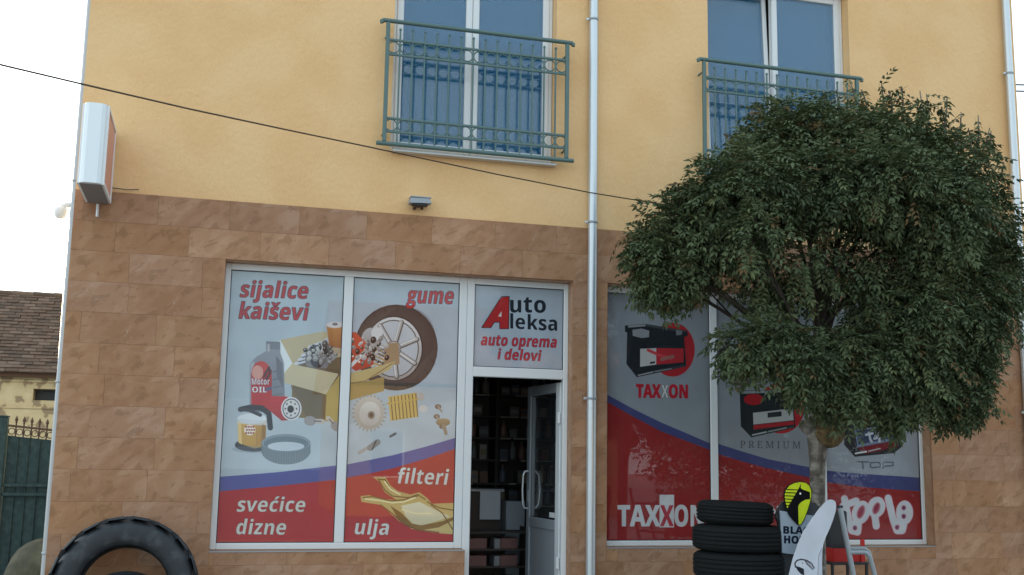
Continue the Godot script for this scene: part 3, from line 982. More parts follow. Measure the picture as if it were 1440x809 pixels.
func draw_a2() -> void:
	shape([480, 600, 650, 560, 650, 640, 480, 670], c8(188, 197, 201))
	# tyre and alloy wheel
	oval(557, 489, 58.5, 60.5, c8(58, 52, 50), c8(86, 72, 60))
	for k in 9: oval(557, 489, 57.5 - k * 1.1, 59.5 - k * 1.1, c8(74 + (k % 3) * 10, 66 + (k % 3) * 9, 60 + (k % 3) * 8, 0.35))
	oval(572, 474, 40, 42, c8(40, 36, 36, 0.25))
	for k in 20: stroke([557 + 50 * cos(k * 0.314), 489 + 52 * sin(k * 0.314), 557 + 57.5 * cos(k * 0.314 + 0.05), 489 + 59.5 * sin(k * 0.314 + 0.05)], 0.9, c8(40, 36, 36, 0.6))
	oval(554, 490.5, 41, 46, c8(50, 45, 43))
	oval(553.5, 490.5, 39.5, 44.5, c8(226, 222, 218), c8(168, 158, 148))
	oval(553.5, 490.5, 35.5, 40.5, c8(92, 82, 74))
	oval(553.5, 490.5, 34, 39, c8(206, 207, 208), c8(186, 186, 186))
	for k in 7:
		var a := -0.35 + k * TAU / 7.0
		var q := Vector2(553.5, 491)
		var d := Vector2(cos(a), sin(a) * 1.13)
		stroke([q.x + d.x * 6, q.y + d.y * 6, q.x + d.x * 35, q.y + d.y * 35], 7.0, c8(96, 86, 78))
		stroke([q.x + d.x * 6 - 0.8, q.y + d.y * 6 - 0.8, q.x + d.x * 35 - 0.8, q.y + d.y * 35 - 0.8], 5.0, c8(188, 180, 172))
		stroke([q.x + d.x * 10 - 1.6, q.y + d.y * 10 - 1.2, q.x + d.x * 34 - 1.6, q.y + d.y * 34 - 1.2], 1.4, c8(232, 228, 224))
	oval(553.5, 491, 10.5, 11.5, c8(120, 108, 98))
	oval(553.5, 491, 9.5, 10.5, c8(196, 188, 180), c8(140, 130, 120))
	oval(553.5, 491, 4, 4.5, c8(96, 88, 82))
	for k in 5: oval(553.5 + 6.8 * cos(k * 1.257), 491 + 7.6 * sin(k * 1.257), 1.1, 1.2, c8(80, 72, 68))
	# parts before the wheel: red body, carburettor, spring
	oval(522, 478, 14, 17, c8(196, 190, 186), c8(150, 140, 132))
	oval(530, 469, 8, 9, c8(224, 218, 212))
	shape([488, 468, 500, 467, 514, 482, 526, 498, 525, 514, 500, 522, 486, 512], c8(206, 84, 52), c8(186, 66, 44))
	for k in 5: oval(496 + (k % 3) * 9, 477 + k * 8, 1.6, 1.6, c8(240, 220, 200))
	stroke([488, 520, 504, 504, 512, 496], 5, c8(226, 220, 214))
	for k in 6: stroke([526, 490 + k * 5.2, 540, 496 + k * 5.2], 2.4, c8(188, 150, 84) if k % 2 == 0 else c8(120, 90, 56))
	shape([540, 484, 560, 482, 562, 512, 540, 516], c8(170, 140, 104))
	for k in 34:
		var a := k * 2.4
		var rr := 3.0 + 0.75 * k
		var x := 520 + rr * cos(a) * 1.1
		var y := 494 + rr * sin(a) * 0.8
		if x < 487 or x > 548: continue
		var tone: int = [96, 168, 214, 130, 190, 70][k % 6]
		oval(x, y, 2.2 + (k % 4) * 0.9, 2.0 + (k % 3), c8(tone, tone - 8, tone - 18), c8(tone - 50, tone - 56, tone - 62), a)
		oval(x - 0.9, y - 0.9, 0.8, 0.6, c8(240, 236, 228))
	# carton flap
	shape([483, 527, 530, 516, 556, 508, 548, 520, 512, 536, 486, 542], c8(206, 184, 128), c8(196, 170, 112))
	shape([483, 541, 512, 537, 540, 530, 540, 550, 483, 566], c8(176, 146, 88))
	stroke([483, 541, 514, 536, 552, 511], 1.2, c8(140, 110, 70))
	# toothed wheel, gilded spring, small parts
	for k in 26:
		var a := TAU * k / 26.0
		stroke([519 + 18 * cos(a), 581 + 20 * sin(a), 519 + 23.5 * cos(a), 581 + 25.5 * sin(a)], 2.6, c8(176, 164, 150))
	oval(519, 581, 21, 23, c8(206, 196, 184), c8(178, 166, 152))
	oval(520, 582, 15, 17, c8(226, 218, 208), c8(190, 180, 170))
	oval(522, 584, 5, 5.6, c8(140, 126, 112))
	oval(522, 584, 2.6, 3.0, c8(84, 74, 66))
	shape([546, 558, 586, 552, 588, 586, 550, 592], c8(196, 168, 112))
	for k in 8:
		stroke([547 + k * 5.0, 559 - k * 0.7, 550 + k * 5.0, 591 - k * 0.7], 2.6, c8(214, 178, 98))
		stroke([549.5 + k * 5.0, 559 - k * 0.7, 552.5 + k * 5.0, 591 - k * 0.7], 1.2, c8(126, 96, 56))
	stroke([544, 568, 590, 561], 2.2, c8(206, 170, 92))
	oval(592, 558, 5, 6, c8(190, 180, 170))
	oval(595, 575, 6, 5, c8(214, 206, 198))
	for k in 3:
		var x: float = [616, 614, 622][k]
		var y: float = [572, 586, 600][k]
		oval(x, y, 4.5, 3.5, c8(150, 130, 112), c8(110, 92, 78))
		stroke([x, y, x + 5, y + 7], 2.8, c8(170, 154, 138))
	oval(623, 594, 10, 5.5, c8(184, 158, 124), c8(138, 112, 84))
	stroke([624, 598, 627, 610], 4.6, c8(160, 140, 116))
	stroke([505, 637, 522, 627], 4.6, c8(178, 170, 162))
	stroke([520, 630, 531, 622], 8.5, c8(150, 144, 138))
	stroke([523, 633, 529, 620], 1.5, c8(80, 76, 74))
	stroke([549, 614, 556, 610], 3.4, c8(110, 104, 104))
	# band, field, golden oil, lettering
	shape([480, 655, 520, 647, 552, 640.5, 600, 628, 650, 613, 650, 628, 600, 645, 552, 659, 520, 666, 480, 674], INK_BAND)
	shape([476, 674, 520, 666, 552, 659, 600, 645, 650, 628, 650, 770, 476, 770], INK_FIELD)
	var g := func(px: Array, a: Color, bb: Color) -> void: shape(zoomed(470, 570, 3.676, px), a, bb)
	g.call([200, 372, 265, 372, 290, 415, 330, 445, 395, 462, 440, 450, 480, 480, 505, 510, 625, 505, 625, 668, 560, 664, 480, 655, 400, 640, 335, 600, 280, 550, 235, 515, 140, 500, 135, 470, 180, 465, 250, 485, 320, 490, 260, 450, 235, 400], c8(190, 160, 96), c8(208, 184, 122))
	g.call([345, 520, 440, 500, 520, 540, 600, 575, 560, 590, 480, 615, 420, 625, 370, 575], c8(226, 218, 190), c8(214, 200, 160))
	g.call([290, 520, 345, 555, 400, 612, 450, 622, 560, 600, 625, 575, 625, 590, 540, 632, 440, 648, 385, 632, 330, 590], c8(120, 84, 40), c8(150, 112, 56))
	for q in [[150, 478, 200, 472, 290, 495, 360, 490, 430, 462, 470, 488], [225, 380, 262, 440, 300, 470, 380, 478, 430, 470], [240, 515, 300, 560, 360, 615, 430, 645, 540, 658], [480, 500, 540, 530, 625, 545], [500, 515, 560, 560, 610, 640], [230, 385, 262, 385, 284, 420]]:
		stroke(zoomed(470, 570, 3.676, q), 1.6, c8(116, 84, 44))
	for q in [[160, 485, 230, 492, 300, 505, 360, 500, 420, 478], [350, 540, 420, 560, 500, 560], [260, 395, 290, 435, 340, 462]]:
		stroke(zoomed(470, 570, 3.676, q), 2.0, c8(240, 226, 176))
	write("gume", 571.5, 426, 639, 427.5, 24.0, c8(196, 44, 40), 0.16, c8(60, 34, 60), 2)
	write("filteri", 557, 680, 631, 682, 22.5, c8(214, 212, 206), 0.18, c8(104, 56, 52), 1)
	write("ulja", 498, 751.5, 548, 752.5, 22, c8(214, 212, 206), 0.18, c8(104, 56, 52), 1)

func draw_d() -> void:
	var z := func(px: Array) -> Array: return zoomed(640, 380, 3.677, px)
	var a: Array = z.call([140, 296, 240, 140, 278, 138, 275, 302, 232, 302, 232, 268, 202, 268, 184, 296])
	var o := Geometry2D.offset_polygon(pairs(a), 1.0)
	if o.size() > 0:
		var px := []
		for p in o[0]: px.append(p.x); px.append(p.y)
		shape(px, c8(40, 30, 36))
	shape(a, c8(178, 40, 40))
	shape(z.call([222, 240, 240, 212, 240, 241]), c8(206, 204, 196))
	write("uto", 717.3, 439.5, 767.5, 440, 24.5, c8(32, 36, 44), 0.0)
	write("leksa", 717.5, 462, 783.5, 465.5, 21.5, c8(32, 36, 44), 0.0)
	write("auto oprema", 676, 485.5, 783.5, 489, 16.5, c8(196, 52, 66), 0.16, c8(70, 44, 58), 1)
	write("i delovi", 699.5, 505.5, 761, 508, 15.5, c8(196, 52, 66), 0.16, c8(70, 44, 58), 1)

func draw_field(lower: Array, upper: Array) -> void:
	# upper: the curve where the blue band starts; lower: where the red field starts
	var b := upper.duplicate()
	for k in range(lower.size() - 2, -1, -2):
		b.append(lower[k]); b.append(lower[k + 1])
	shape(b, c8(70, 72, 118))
	var f := lower.duplicate()
	f.append_array([lower[lower.size() - 2], 775, lower[0], 775])
	shape(f, c8(148, 40, 38))  # red ink darkened to carry the tree's shade

func draw_b1() -> void:
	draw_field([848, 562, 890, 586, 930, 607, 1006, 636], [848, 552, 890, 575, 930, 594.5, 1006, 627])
	oval(946, 492, 31, 38, c8(178, 40, 46))
	var z := func(px: Array) -> Array: return zoomed(840, 390, 3.854, px)
	shape(z.call([150, 262, 265, 254, 488, 290, 490, 318, 470, 325, 482, 482, 300, 520, 215, 542, 158, 470, 162, 300, 150, 295]), c8(36, 38, 42))
	shape(z.call([265, 254, 488, 290, 470, 300, 270, 268]), c8(66, 68, 72))
	shape(z.call([165, 262, 262, 256, 262, 266, 168, 274]), c8(150, 152, 150))
	shape(z.call([190, 285, 240, 278, 282, 290, 280, 325, 240, 330, 192, 318]), c8(150, 152, 154))
	shape(z.call([425, 285, 460, 290, 458, 312, 428, 316]), c8(128, 130, 132))
	shape(z.call([232, 388, 320, 384, 320, 474, 232, 486]), c8(198, 194, 190))
	shape(z.call([285, 460, 312, 456, 312, 466, 286, 470]), c8(40, 40, 44))
	shape(z.call([320, 384, 468, 386, 468, 462, 320, 474]), c8(186, 44, 52))
	stroke(z.call([275, 395, 330, 420, 400, 440]), 4, c8(206, 70, 76))
	stroke(z.call([350, 445, 410, 430]), 5, c8(160, 104, 96))
	shape(z.call([215, 528, 330, 500, 480, 472, 480, 484, 330, 518, 222, 540]), c8(58, 58, 62))
	stroke(z.call([222, 532, 300, 514]), 1.6, c8(170, 170, 168))
	stroke(z.call([310, 512, 400, 496]), 1.6, c8(140, 140, 140))
	write("TAX", 895, 559, 929, 559.5, 19.5, c8(186, 30, 46), 0.0, c8(186, 30, 46), 2)
	write("X", 930, 559.5, 940, 559.5, 19.5, c8(214, 212, 208), 0.0, c8(120, 104, 106), 2)
	write("ON", 941, 559.5, 967, 560, 19.5, c8(186, 30, 46), 0.0, c8(186, 30, 46), 2)
	# large lettering
	write("TAX", 869, 740, 928, 740, 31, c8(206, 206, 206), 0.0, c8(206, 206, 206), 2)
	shape([927.5, 696, 948, 696, 948, 742, 927.5, 742], c8(206, 206, 206))
	write("X", 928.5, 740, 947, 740, 31, c8(178, 52, 66), 0.0, c8(178, 52, 66), 1)
	write("ON", 949, 740, 989, 740, 31, c8(206, 206, 206), 0.0, c8(206, 206, 206), 2)

func draw_b2() -> void:
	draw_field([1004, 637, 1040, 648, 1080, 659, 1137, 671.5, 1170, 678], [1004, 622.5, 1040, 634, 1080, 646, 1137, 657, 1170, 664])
	oval(1098, 574, 33, 36, c8(178, 40, 46))
	var z := func(px: Array) -> Array: return zoomed(960, 380, 2.889, px)
	shape(z.call([232, 490, 415, 485, 447, 500, 458, 640, 360, 662, 280, 680, 237, 635]), c8(38, 40, 42))
	shape(z.call([236, 492, 412, 486, 414, 496, 240, 503]), c8(150, 152, 150))
	oval(1060, 562, 14, 8, c8(176, 30, 36))
	shape(z.call([286, 580, 446, 562, 452, 610, 288, 628]), c8(186, 184, 180))
	shape(z.call([345, 580, 402, 574, 402, 594, 346, 600]), c8(48, 48, 50))
	shape(z.call([288, 630, 452, 612, 452, 628, 288, 648]), c8(170, 36, 44))
	shape(z.call([282, 668, 452, 632, 454, 640, 284, 677]), c8(70, 70, 72))
	stroke(z.call([284, 670, 340, 658]), 2.0, c8(186, 186, 182))
	stroke(z.call([350, 656, 420, 641]), 2.0, c8(150, 150, 148))
	write("W E", 1079, 530, 1102, 530, 9, c8(104, 104, 108), 0.0, Color(0, 0, 0, 0), 1, "Droid Serif")
	write("P R E M I U M", 1041, 630, 1126, 631, 10.5, c8(88, 86, 88), 0.0, Color(0, 0, 0, 0), 1, "Droid Serif")
	write("N", 1082, 726, 1096, 726, 15, c8(206, 206, 206), 0.0, c8(206, 206, 206), 1)

func draw_b3() -> void:
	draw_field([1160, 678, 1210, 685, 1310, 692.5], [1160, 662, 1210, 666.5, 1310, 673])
	var z := func(px: Array) -> Array: return zoomed(1060, 500, 4.046, px)
	oval(1240, 600, 28, 36, c8(170, 60, 60))
	shape(z.call([515, 370, 600, 330, 800, 330, 835, 400, 842, 520, 800, 556, 575, 577, 515, 508]), c8(50, 46, 50))
	shape(z.call([575, 420, 795, 398, 806, 484, 590, 525]), c8(120, 132, 156))
	shape(z.call([584, 428, 788, 406, 794, 468, 596, 508]), c8(62, 70, 96))
	for q in [[656, 440, 664, 480, 672, 492], [690, 450, 700, 470, 686, 474], [712, 440, 716, 490], [738, 432, 744, 462], [640, 452, 676, 444]]:
		stroke(z.call(q), 3.4, c8(196, 200, 206))
	shape(z.call([590, 525, 806, 484, 820, 520, 640, 560]), c8(126, 36, 44))
	stroke(z.call([580, 558, 640, 548]), 2.4, c8(216, 216, 216))
	stroke(z.call([655, 545, 720, 530]), 1.8, c8(180, 180, 180))
	# TOP in broad outline letters
	var dk := c8(96, 100, 108)
	stroke([1205, 649.5, 1221, 650], 2.2, dk)
	stroke([1213, 650, 1214, 659], 2.2, dk)
	stroke([1224, 651, 1236, 650.5, 1238, 653, 1238, 657, 1226, 658, 1224, 656, 1224, 651], 2.0, dk)
	stroke([1242, 659, 1242, 652, 1244, 650.5, 1256, 650.5, 1256, 655, 1244, 656], 2.0, dk)
	# rounded lettering
	var t := func(px: Array) -> Array: return zoomed(1060, 640, 4.788, px)
	var parts := [[612, 295, 640, 440, 660, 510, 700, 520, 705, 470, 680, 460], [600, 345, 690, 310], [905, 290, 940, 440, 965, 510, 1000, 510, 1010, 470, 980, 440], [815, 400, 825, 480]]
	for pass_ in 2:
		var col := c8(214, 160, 168) if pass_ == 0 else c8(206, 206, 208)
		var wd := 10.6 if pass_ == 0 else 9.0
		for q in parts: stroke(t.call(q), wd, col)
		oval(1060 + 722 / 4.788, 640 + 388 / 4.788, 12.0 + (1 - pass_) * 0.8, 16.5 + (1 - pass_) * 0.8, col, Color(0, 0, 0, 0), 0.3)
		oval(1060 + 826 / 4.788, 640 + 352 / 4.788, 12.0 + (1 - pass_) * 0.8, 14.5 + (1 - pass_) * 0.8, col, Color(0, 0, 0, 0), 0.3)
		oval(1060 + 1016 / 4.788, 640 + 388 / 4.788, 11.5 + (1 - pass_) * 0.8, 16.5 + (1 - pass_) * 0.8, col)
	for h in [[722, 385, 3.4, 8.0], [826, 360, 3.2, 7.0]]:
		oval(1060 + h[0] / 4.788, 640 + h[1] / 4.788, h[2] + 2.0, h[3] + 2.0, c8(186, 120, 130), Color(0, 0, 0, 0), 0.35)
		oval(1060 + h[0] / 4.788, 640 + h[1] / 4.788, h[2], h[3], c8(146, 44, 66), Color(0, 0, 0, 0), 0.35)
	for h in [[1010, 356], [1010, 414], [965, 488], [682, 492]]:
		oval(1060 + h[0] / 4.788, 640 + h[1] / 4.788, 3.4, 3.8, c8(186, 120, 130))
		oval(1060 + h[0] / 4.788, 640 + h[1] / 4.788, 2.2, 2.6, c8(110, 60, 96))

func films() -> void:
	film("tall poster of oil can, carton and air filter above red field reading svećice dizne", "a1", draw_a1, c8(178, 190, 196))
	film("tall poster with alloy wheel, gear and golden oil splash reading gume, filteri, ulja", "a2", draw_a2, c8(180, 190, 196))
	film("pale grey panel above the open door lettered Auto Aleksa in red and black", "d", draw_d, c8(174, 182, 190))
	film("window poster with black car battery and large white TAXXON on red", "b1", draw_b1, c8(146, 150, 154))  # grey grounds of the right-hand films include the tree's shade
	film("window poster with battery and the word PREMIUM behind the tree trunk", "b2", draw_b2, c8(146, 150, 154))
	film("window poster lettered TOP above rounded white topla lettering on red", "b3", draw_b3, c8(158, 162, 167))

# ------------------------------------------------------------------ things fixed to the facade
func wall_fixtures() -> void:
	# light box sign standing out from the wall
	var t := thing("sign_box", "white box sign standing out from the wall at the building's corner", "sign", Vector3(-1.09, 3.585, 0.03))
	var w := 0.181
	var h := 0.668
	var d := 0.77
	# housing: rounded front
	var s := st()
	var prof := PackedVector2Array()
	for p in [[0.0, 0.0], [w, 0.0], [w, d - 0.05], [w - 0.012, d - 0.02], [w - 0.04, d], [0.04, d], [0.012, d - 0.02], [0.0, d - 0.05]]: prof.append(Vector2(p[0], p[1]))
	var ids := Geometry2D.triangulate_polygon(prof)
	for k in range(0, ids.size(), 3):
		for y in [0.0, h]:
			var n := Vector3(0, 1 if y > 0 else -1, 0)
			tri(s, Vector3(prof[ids[k]].x, y, prof[ids[k]].y), Vector3(prof[ids[k + 1]].x, y, prof[ids[k + 1]].y), Vector3(prof[ids[k + 2]].x, y, prof[ids[k + 2]].y), n, n, n)
	for k in prof.size():
		var a := prof[k]; var b := prof[(k + 1) % prof.size()]
		var e := (b - a).normalized()
		quad(s, Vector3(a.x, 0, a.y), Vector3(b.x, 0, b.y), Vector3(b.x, h, b.y), Vector3(a.x, h, a.y), Vector3(e.y, 0, -e.x))
	piece("housing", s.commit(), mat(Color(0.80, 0.85, 0.86), 0.4), t)
	for x in [w, 0.0]:
		var o: float = 1.0 if x > 0 else -1.0
		var f := st()
		bx(f, Vector3(minf(x, x + o * 0.006), 0.02, 0.02), Vector3(maxf(x, x + o * 0.006), h - 0.02, d - 0.055))
		var p := piece("face_panel", f.commit(), mat(Color(0.66, 0.30, 0.24), 0.4), t)
		var g := st()
		for r in [[0.0, 0.0, 0.03, h], [d - 0.085, 0.0, 0.03, h], [0.03, 0.0, d - 0.115, 0.03], [0.03, h - 0.03, d - 0.115, 0.03]]:
			bx(g, Vector3(minf(x, x + o * 0.014), r[1], r[0] + 0.004), Vector3(maxf(x, x + o * 0.014), r[1] + r[3], r[0] + r[2] + 0.004))
		piece("face_frame", g.commit(), M.white, p)
	piece("underside_shade", box(Vector3(0.006, -0.006, 0.006), Vector3(w - 0.006, -0.001, d - 0.056)), mat(Color(0.20, 0.18, 0.175), 0.7), t)  # dark sheet added to give the box a shaded underside
	for y in [0.1, h - 0.1]:
		piece("bracket", soft(Vector3(0.04, y - 0.02, -0.028), Vector3(w - 0.04, y + 0.02, -0.001), 0.004), M.zinc, t)
	piece("conduit", pipe([Vector3(0.085, -0.12, -0.018), Vector3(0.085, -0.007, -0.018)], 0.012, 8), M.white, t)
	# thin lead along the wall from the sign
	var lead := piece("sign_lead", pipe([on(153, 264, 0.006), on(165, 265, 0.006), on(178, 267, 0.006), on(195, 266.5, 0.006)], 0.004, 6), M.dark)
	tag(lead, "short dark lead running along the wall from the sign box", "cable")
	# floodlight
	var c := on(590, 285, 0.07)
	t = thing("wall_floodlight", "small grey floodlight on the plaster above the shop window", "lamp", Vector3(c.x, c.y, -0.015))
	var hs := PackedVector2Array([Vector2(-0.095, 0.03), Vector2(0.085, 0.035), Vector2(0.105, -0.012), Vector2(-0.102, -0.02)])
	piece("housing", slab(hs, 0.045, 0.145), M.grey_metal, t)
	piece("hood", soft(Vector3(-0.098, 0.036, 0.035), Vector3(0.100, 0.046, 0.155), 0.003), mat(Color(0.40, 0.44, 0.46), 0.5), t)
	piece("lens", soft(Vector3(-0.075, -0.034, 0.055), Vector3(0.075, -0.021, 0.135), 0.003), M.dark, t)
	piece("wall_arm", soft(Vector3(-0.02, -0.03, 0.0), Vector3(0.02, 0.02, 0.044), 0.004), M.rust, t)
	piece("sensor", soft(Vector3(-0.055, -0.062, 0.02), Vector3(-0.025, -0.035, 0.06), 0.006), M.rust, t)
	piece("sensor", soft(Vector3(0.02, -0.055, 0.02), Vector3(0.045, -0.022, 0.05), 0.006), M.rust, t)
	# camera on the sunny side wall
	c = on(85, 297, -0.6)
	t = thing("security_camera", "pale dome camera on the side wall left of the sign box", "camera", c)
	piece("dome", lathe([Vector2(0.0, -0.075), Vector2(0.03, -0.068), Vector2(0.05, -0.045), Vector2(0.058, -0.01), Vector2(0.058, 0.02), Vector2(0.04, 0.04), Vector2(0.0, 0.045)], 16), M.white, t)
	piece("wall_arm", pipe([Vector3(0, 0.035, 0), Vector3(0.05, 0.065, 0), Vector3(-1.201 - c.x, 0.065, 0)], 0.026, 10), M.white, t)
	# overhead cable to the house
	var pts := []
	for e in [[-260, 32, 5.2], [-120, 62, 4.6], [0, 91, 4.0], [116, 118.5, 3.5], [267, 153.5, 2.8], [400, 182, 2.25], [520, 207, 1.75], [700, 245.5, 1.05], [830, 271, 0.55], [925, 286.5, 0.18], [985, 296, -0.005]]:
		pts.append(on(e[0], e[1], e[2]))
	tag(piece("overhead_cable", pipe(pts, 0.0058, 7), mat(Color(0.075, 0.05, 0.028), 0.8)), "dark cable slanting across the plaster from upper left to the tree", "cable")
	# wires beyond the right corner
	for y in [119.5, 128.5]:
		tag(piece("street_wire", pipe([on(1380, y - 1.5, -14.0), on(1700, y + 6, -14.0)], 0.022, 6), M.dark), "thin dark wire against the sky beyond the right corner, " + ("upper of two" if y < 124 else "lower of two"), "wire", "wires beyond the right corner")

# ------------------------------------------------------------------ tyres
func tyre_mesh(r: float, w: float, rim: float) -> Array:
	# lying flat, axis y, its middle at the origin: [tread, sidewalls]
	var tread := []
	var grooves := 4
	tread.append(Vector2(r - 0.030, -w / 2 + 0.012))
	tread.append(Vector2(r - 0.010, -w / 2 + 0.026))
	var span := w - 0.060
	for k in grooves:
		var y := -span / 2 + span * (k + 0.7) / (grooves + 0.4)
		tread.append(Vector2(r, y - 0.007)); tread.append(Vector2(r - 0.009, y - 0.004)); tread.append(Vector2(r - 0.009, y + 0.004)); tread.append(Vector2(r, y + 0.007))
	tread.append(Vector2(r - 0.010, w / 2 - 0.026))
	tread.append(Vector2(r - 0.030, w / 2 - 0.012))
	var wall := []
	for k in 9:
		var u := k / 8.0
		wall.append(Vector2(lerpf(r - 0.030, rim, u), w / 2 - 0.012 + 0.016 * sin(u * PI) - 0.03 * u * u))
	wall.append(Vector2(rim - 0.004, w / 2 - 0.055))
	for k in 7:
		var u := k / 6.0
		wall.append(Vector2(lerpf(rim + 0.02, r - 0.045, sin(u * PI / 2)), lerpf(w / 2 - 0.06, 0.0, u)))
	var other := []
	for p in wall: other.append(Vector2(p.x, -p.y))
	return [lathe(tread, 48), lathe(wall, 40), lathe(other, 40)]

func tyre(label: String, at: Vector3, r: float, w: float, rim: float, tilt: Vector3) -> void:
	var t := thing("car_tyre", label, "tyre", at, "car tyres stacked before the window")
	var m := tyre_mesh(r, w, rim)
	piece("tread", m[0], M.rubber, t)
	piece("sidewall", m[1], M.rubber, t)
	piece("sidewall", m[2], M.rubber, t)
	t.rotation = tilt

func tyres() -> void:
	var z := 1.9
	var list := [[4.13, 0.305, 0.185, 0.20], [4.16, 0.368, 0.205, 0.22], [4.165, 0.368, 0.215, 0.22], [4.17, 0.335, 0.20, 0.20], [4.15, 0.35, 0.20, 0.21], [4.16, 0.35, 0.20, 0.21], [4.17, 0.35, 0.20, 0.21]]
	var names := ["topmost small black tyre of the stack before the window", "second black tyre from the top of the stack", "third black tyre from the top of the stack", "fourth black tyre from the top, at the lower picture edge"]
	var y := 1.135
	for k in list.size():
		var e = list[k]
		y -= e[2] / 2.0
		if k < 5:
			tyre(names[mini(k, 3)] if k < 4 else "black tyre low in the stack before the window", Vector3(e[0], y, z), e[1], e[2] - 0.004, e[3], Vector3(0.0, k * 0.7, -0.035 if k == 0 else -0.008))
		else:
			tyre("black tyre low in the stack before the window", Vector3(e[0], y, z), e[1], e[2] - 0.004, e[3], Vector3(0.0, k * 0.7, 0.0))
		y -= e[2] / 2.0
	# support so that the stack rests on the ground
	var pal := thing("pallet", "low wooden pallet under the tyre stack", "pallet", Vector3(4.16, GROUND, 1.9))
	var hp := y - GROUND
	for k in 5: piece("board", box(Vector3(-0.4, hp - 0.022, -0.4 + k * 0.17), Vector3(0.4, hp - 0.001, -0.28 + k * 0.17)), M.cardboard, pal)
	for k in 3: piece("bearer", box(Vector3(-0.4 + k * 0.35, 0.001, -0.4), Vector3(-0.3 + k * 0.35, hp - 0.023, 0.4)), M.cardboard, pal)
	# tractor tyre leaning on the wall
	var R := 0.587
	var W := 0.34
	var t := thing("tractor_tyre", "big worn tractor tyre leaning upright on the stone wall", "tyre", Vector3(-0.547, GROUND + R, 0.33))
	var turn := Basis(Vector3.RIGHT, PI / 2)
	var body := []
	for k in 15:
		var a := PI * k / 14.0
		body.append(Vector2(0.40 + (R - 0.016 - 0.40) * pow(sin(a), 0.45), W / 2 * cos(a)))
	body.append(Vector2(0.36, -W / 2 + 0.04)); body.append(Vector2(0.345, -W / 2 + 0.055)); body.append(Vector2(0.40, -W / 2 + 0.075))
	body.append(Vector2(0.50, 0.0))
	body.append(Vector2(0.40, W / 2 - 0.075)); body.append(Vector2(0.345, W / 2 - 0.055)); body.append(Vector2(0.36, W / 2 - 0.04))
	piece("carcass", lathe(body, 72, turn, true), M.rubber_dusty, t)
	# lugs: slanting bars across each half of the tread, down onto the shoulder
	for half in [1.0, -1.0]:
		for k in 18:
			var s := st()
			var a0 := TAU * (k + (0.5 if half < 0 else 0.0)) / 18.0
			var rows := []
			for e in [[0.0, 0.30, 0.0], [0.25, 0.18, 0.02], [0.55, 0.07, 0.01], [0.80, 0.0, -0.001], [0.93, -0.006, -0.012], [0.95, -0.008, -0.024]]:
				var rr: float = R + e[2] * 0.9 if e[2] < 0 else R
				rows.append([a0 + e[1] * half * 1.0, e[0] * W / 2 * half, rr])
			for q in rows.size() - 1:
				var A := []
				for e in [[q, -1], [q, 1], [q + 1, 1], [q + 1, -1]]:
					var row = rows[e[0]]
					var an: float = row[0] + e[1] * 0.115
					A.append([Vector3(row[2] * cos(an), row[2] * sin(an), row[1]), Vector3((row[2] - 0.03) * cos(an), (row[2] - 0.03) * sin(an), row[1] * 0.96)])
				var c: Vector3 = (A[0][0] + A[1][0] + A[2][0] + A[3][0]) / 4.0
				var n := Vector3(c.x, c.y, 0).normalized()
				if q >= 3: n = (n + Vector3(0, 0, half) * (0.7 if q == 3 else 2.0)).normalized()
				quad(s, A[0][0], A[1][0], A[2][0], A[3][0], n)
				for sd in [[1, 2], [3, 0]]:
					var p0: Vector3 = A[sd[0]][0]; var p1: Vector3 = A[sd[1]][0]
					var b0: Vector3 = A[sd[0]][1]; var b1: Vector3 = A[sd[1]][1]
					var nn := (p1 - p0).cross(b0 - p0).normalized()
					if nn.dot(p0 - c) < 0: nn = -nn
					quad(s, p0, p1, b1, b0, nn)
			piece("lug", s.commit(), M.rubber_dusty, t)
	t.rotation.x = deg_to_rad(-8.0)
	t.position.y = GROUND + R - 0.004
	# smaller tyre standing inside it
	t = thing("small_tyre", "small black tyre standing inside the ring of the tractor tyre", "tyre", Vector3(-0.525, GROUND + 0.385, 0.66))
	var m := tyre_mesh(0.385, 0.18, 0.24)
	for k in 3:
		var p := piece(["tread", "sidewall", "sidewall"][k], m[k], M.rubber, t)
		p.rotation.x = PI / 2
	t.rotation.x = deg_to_rad(-5.0)

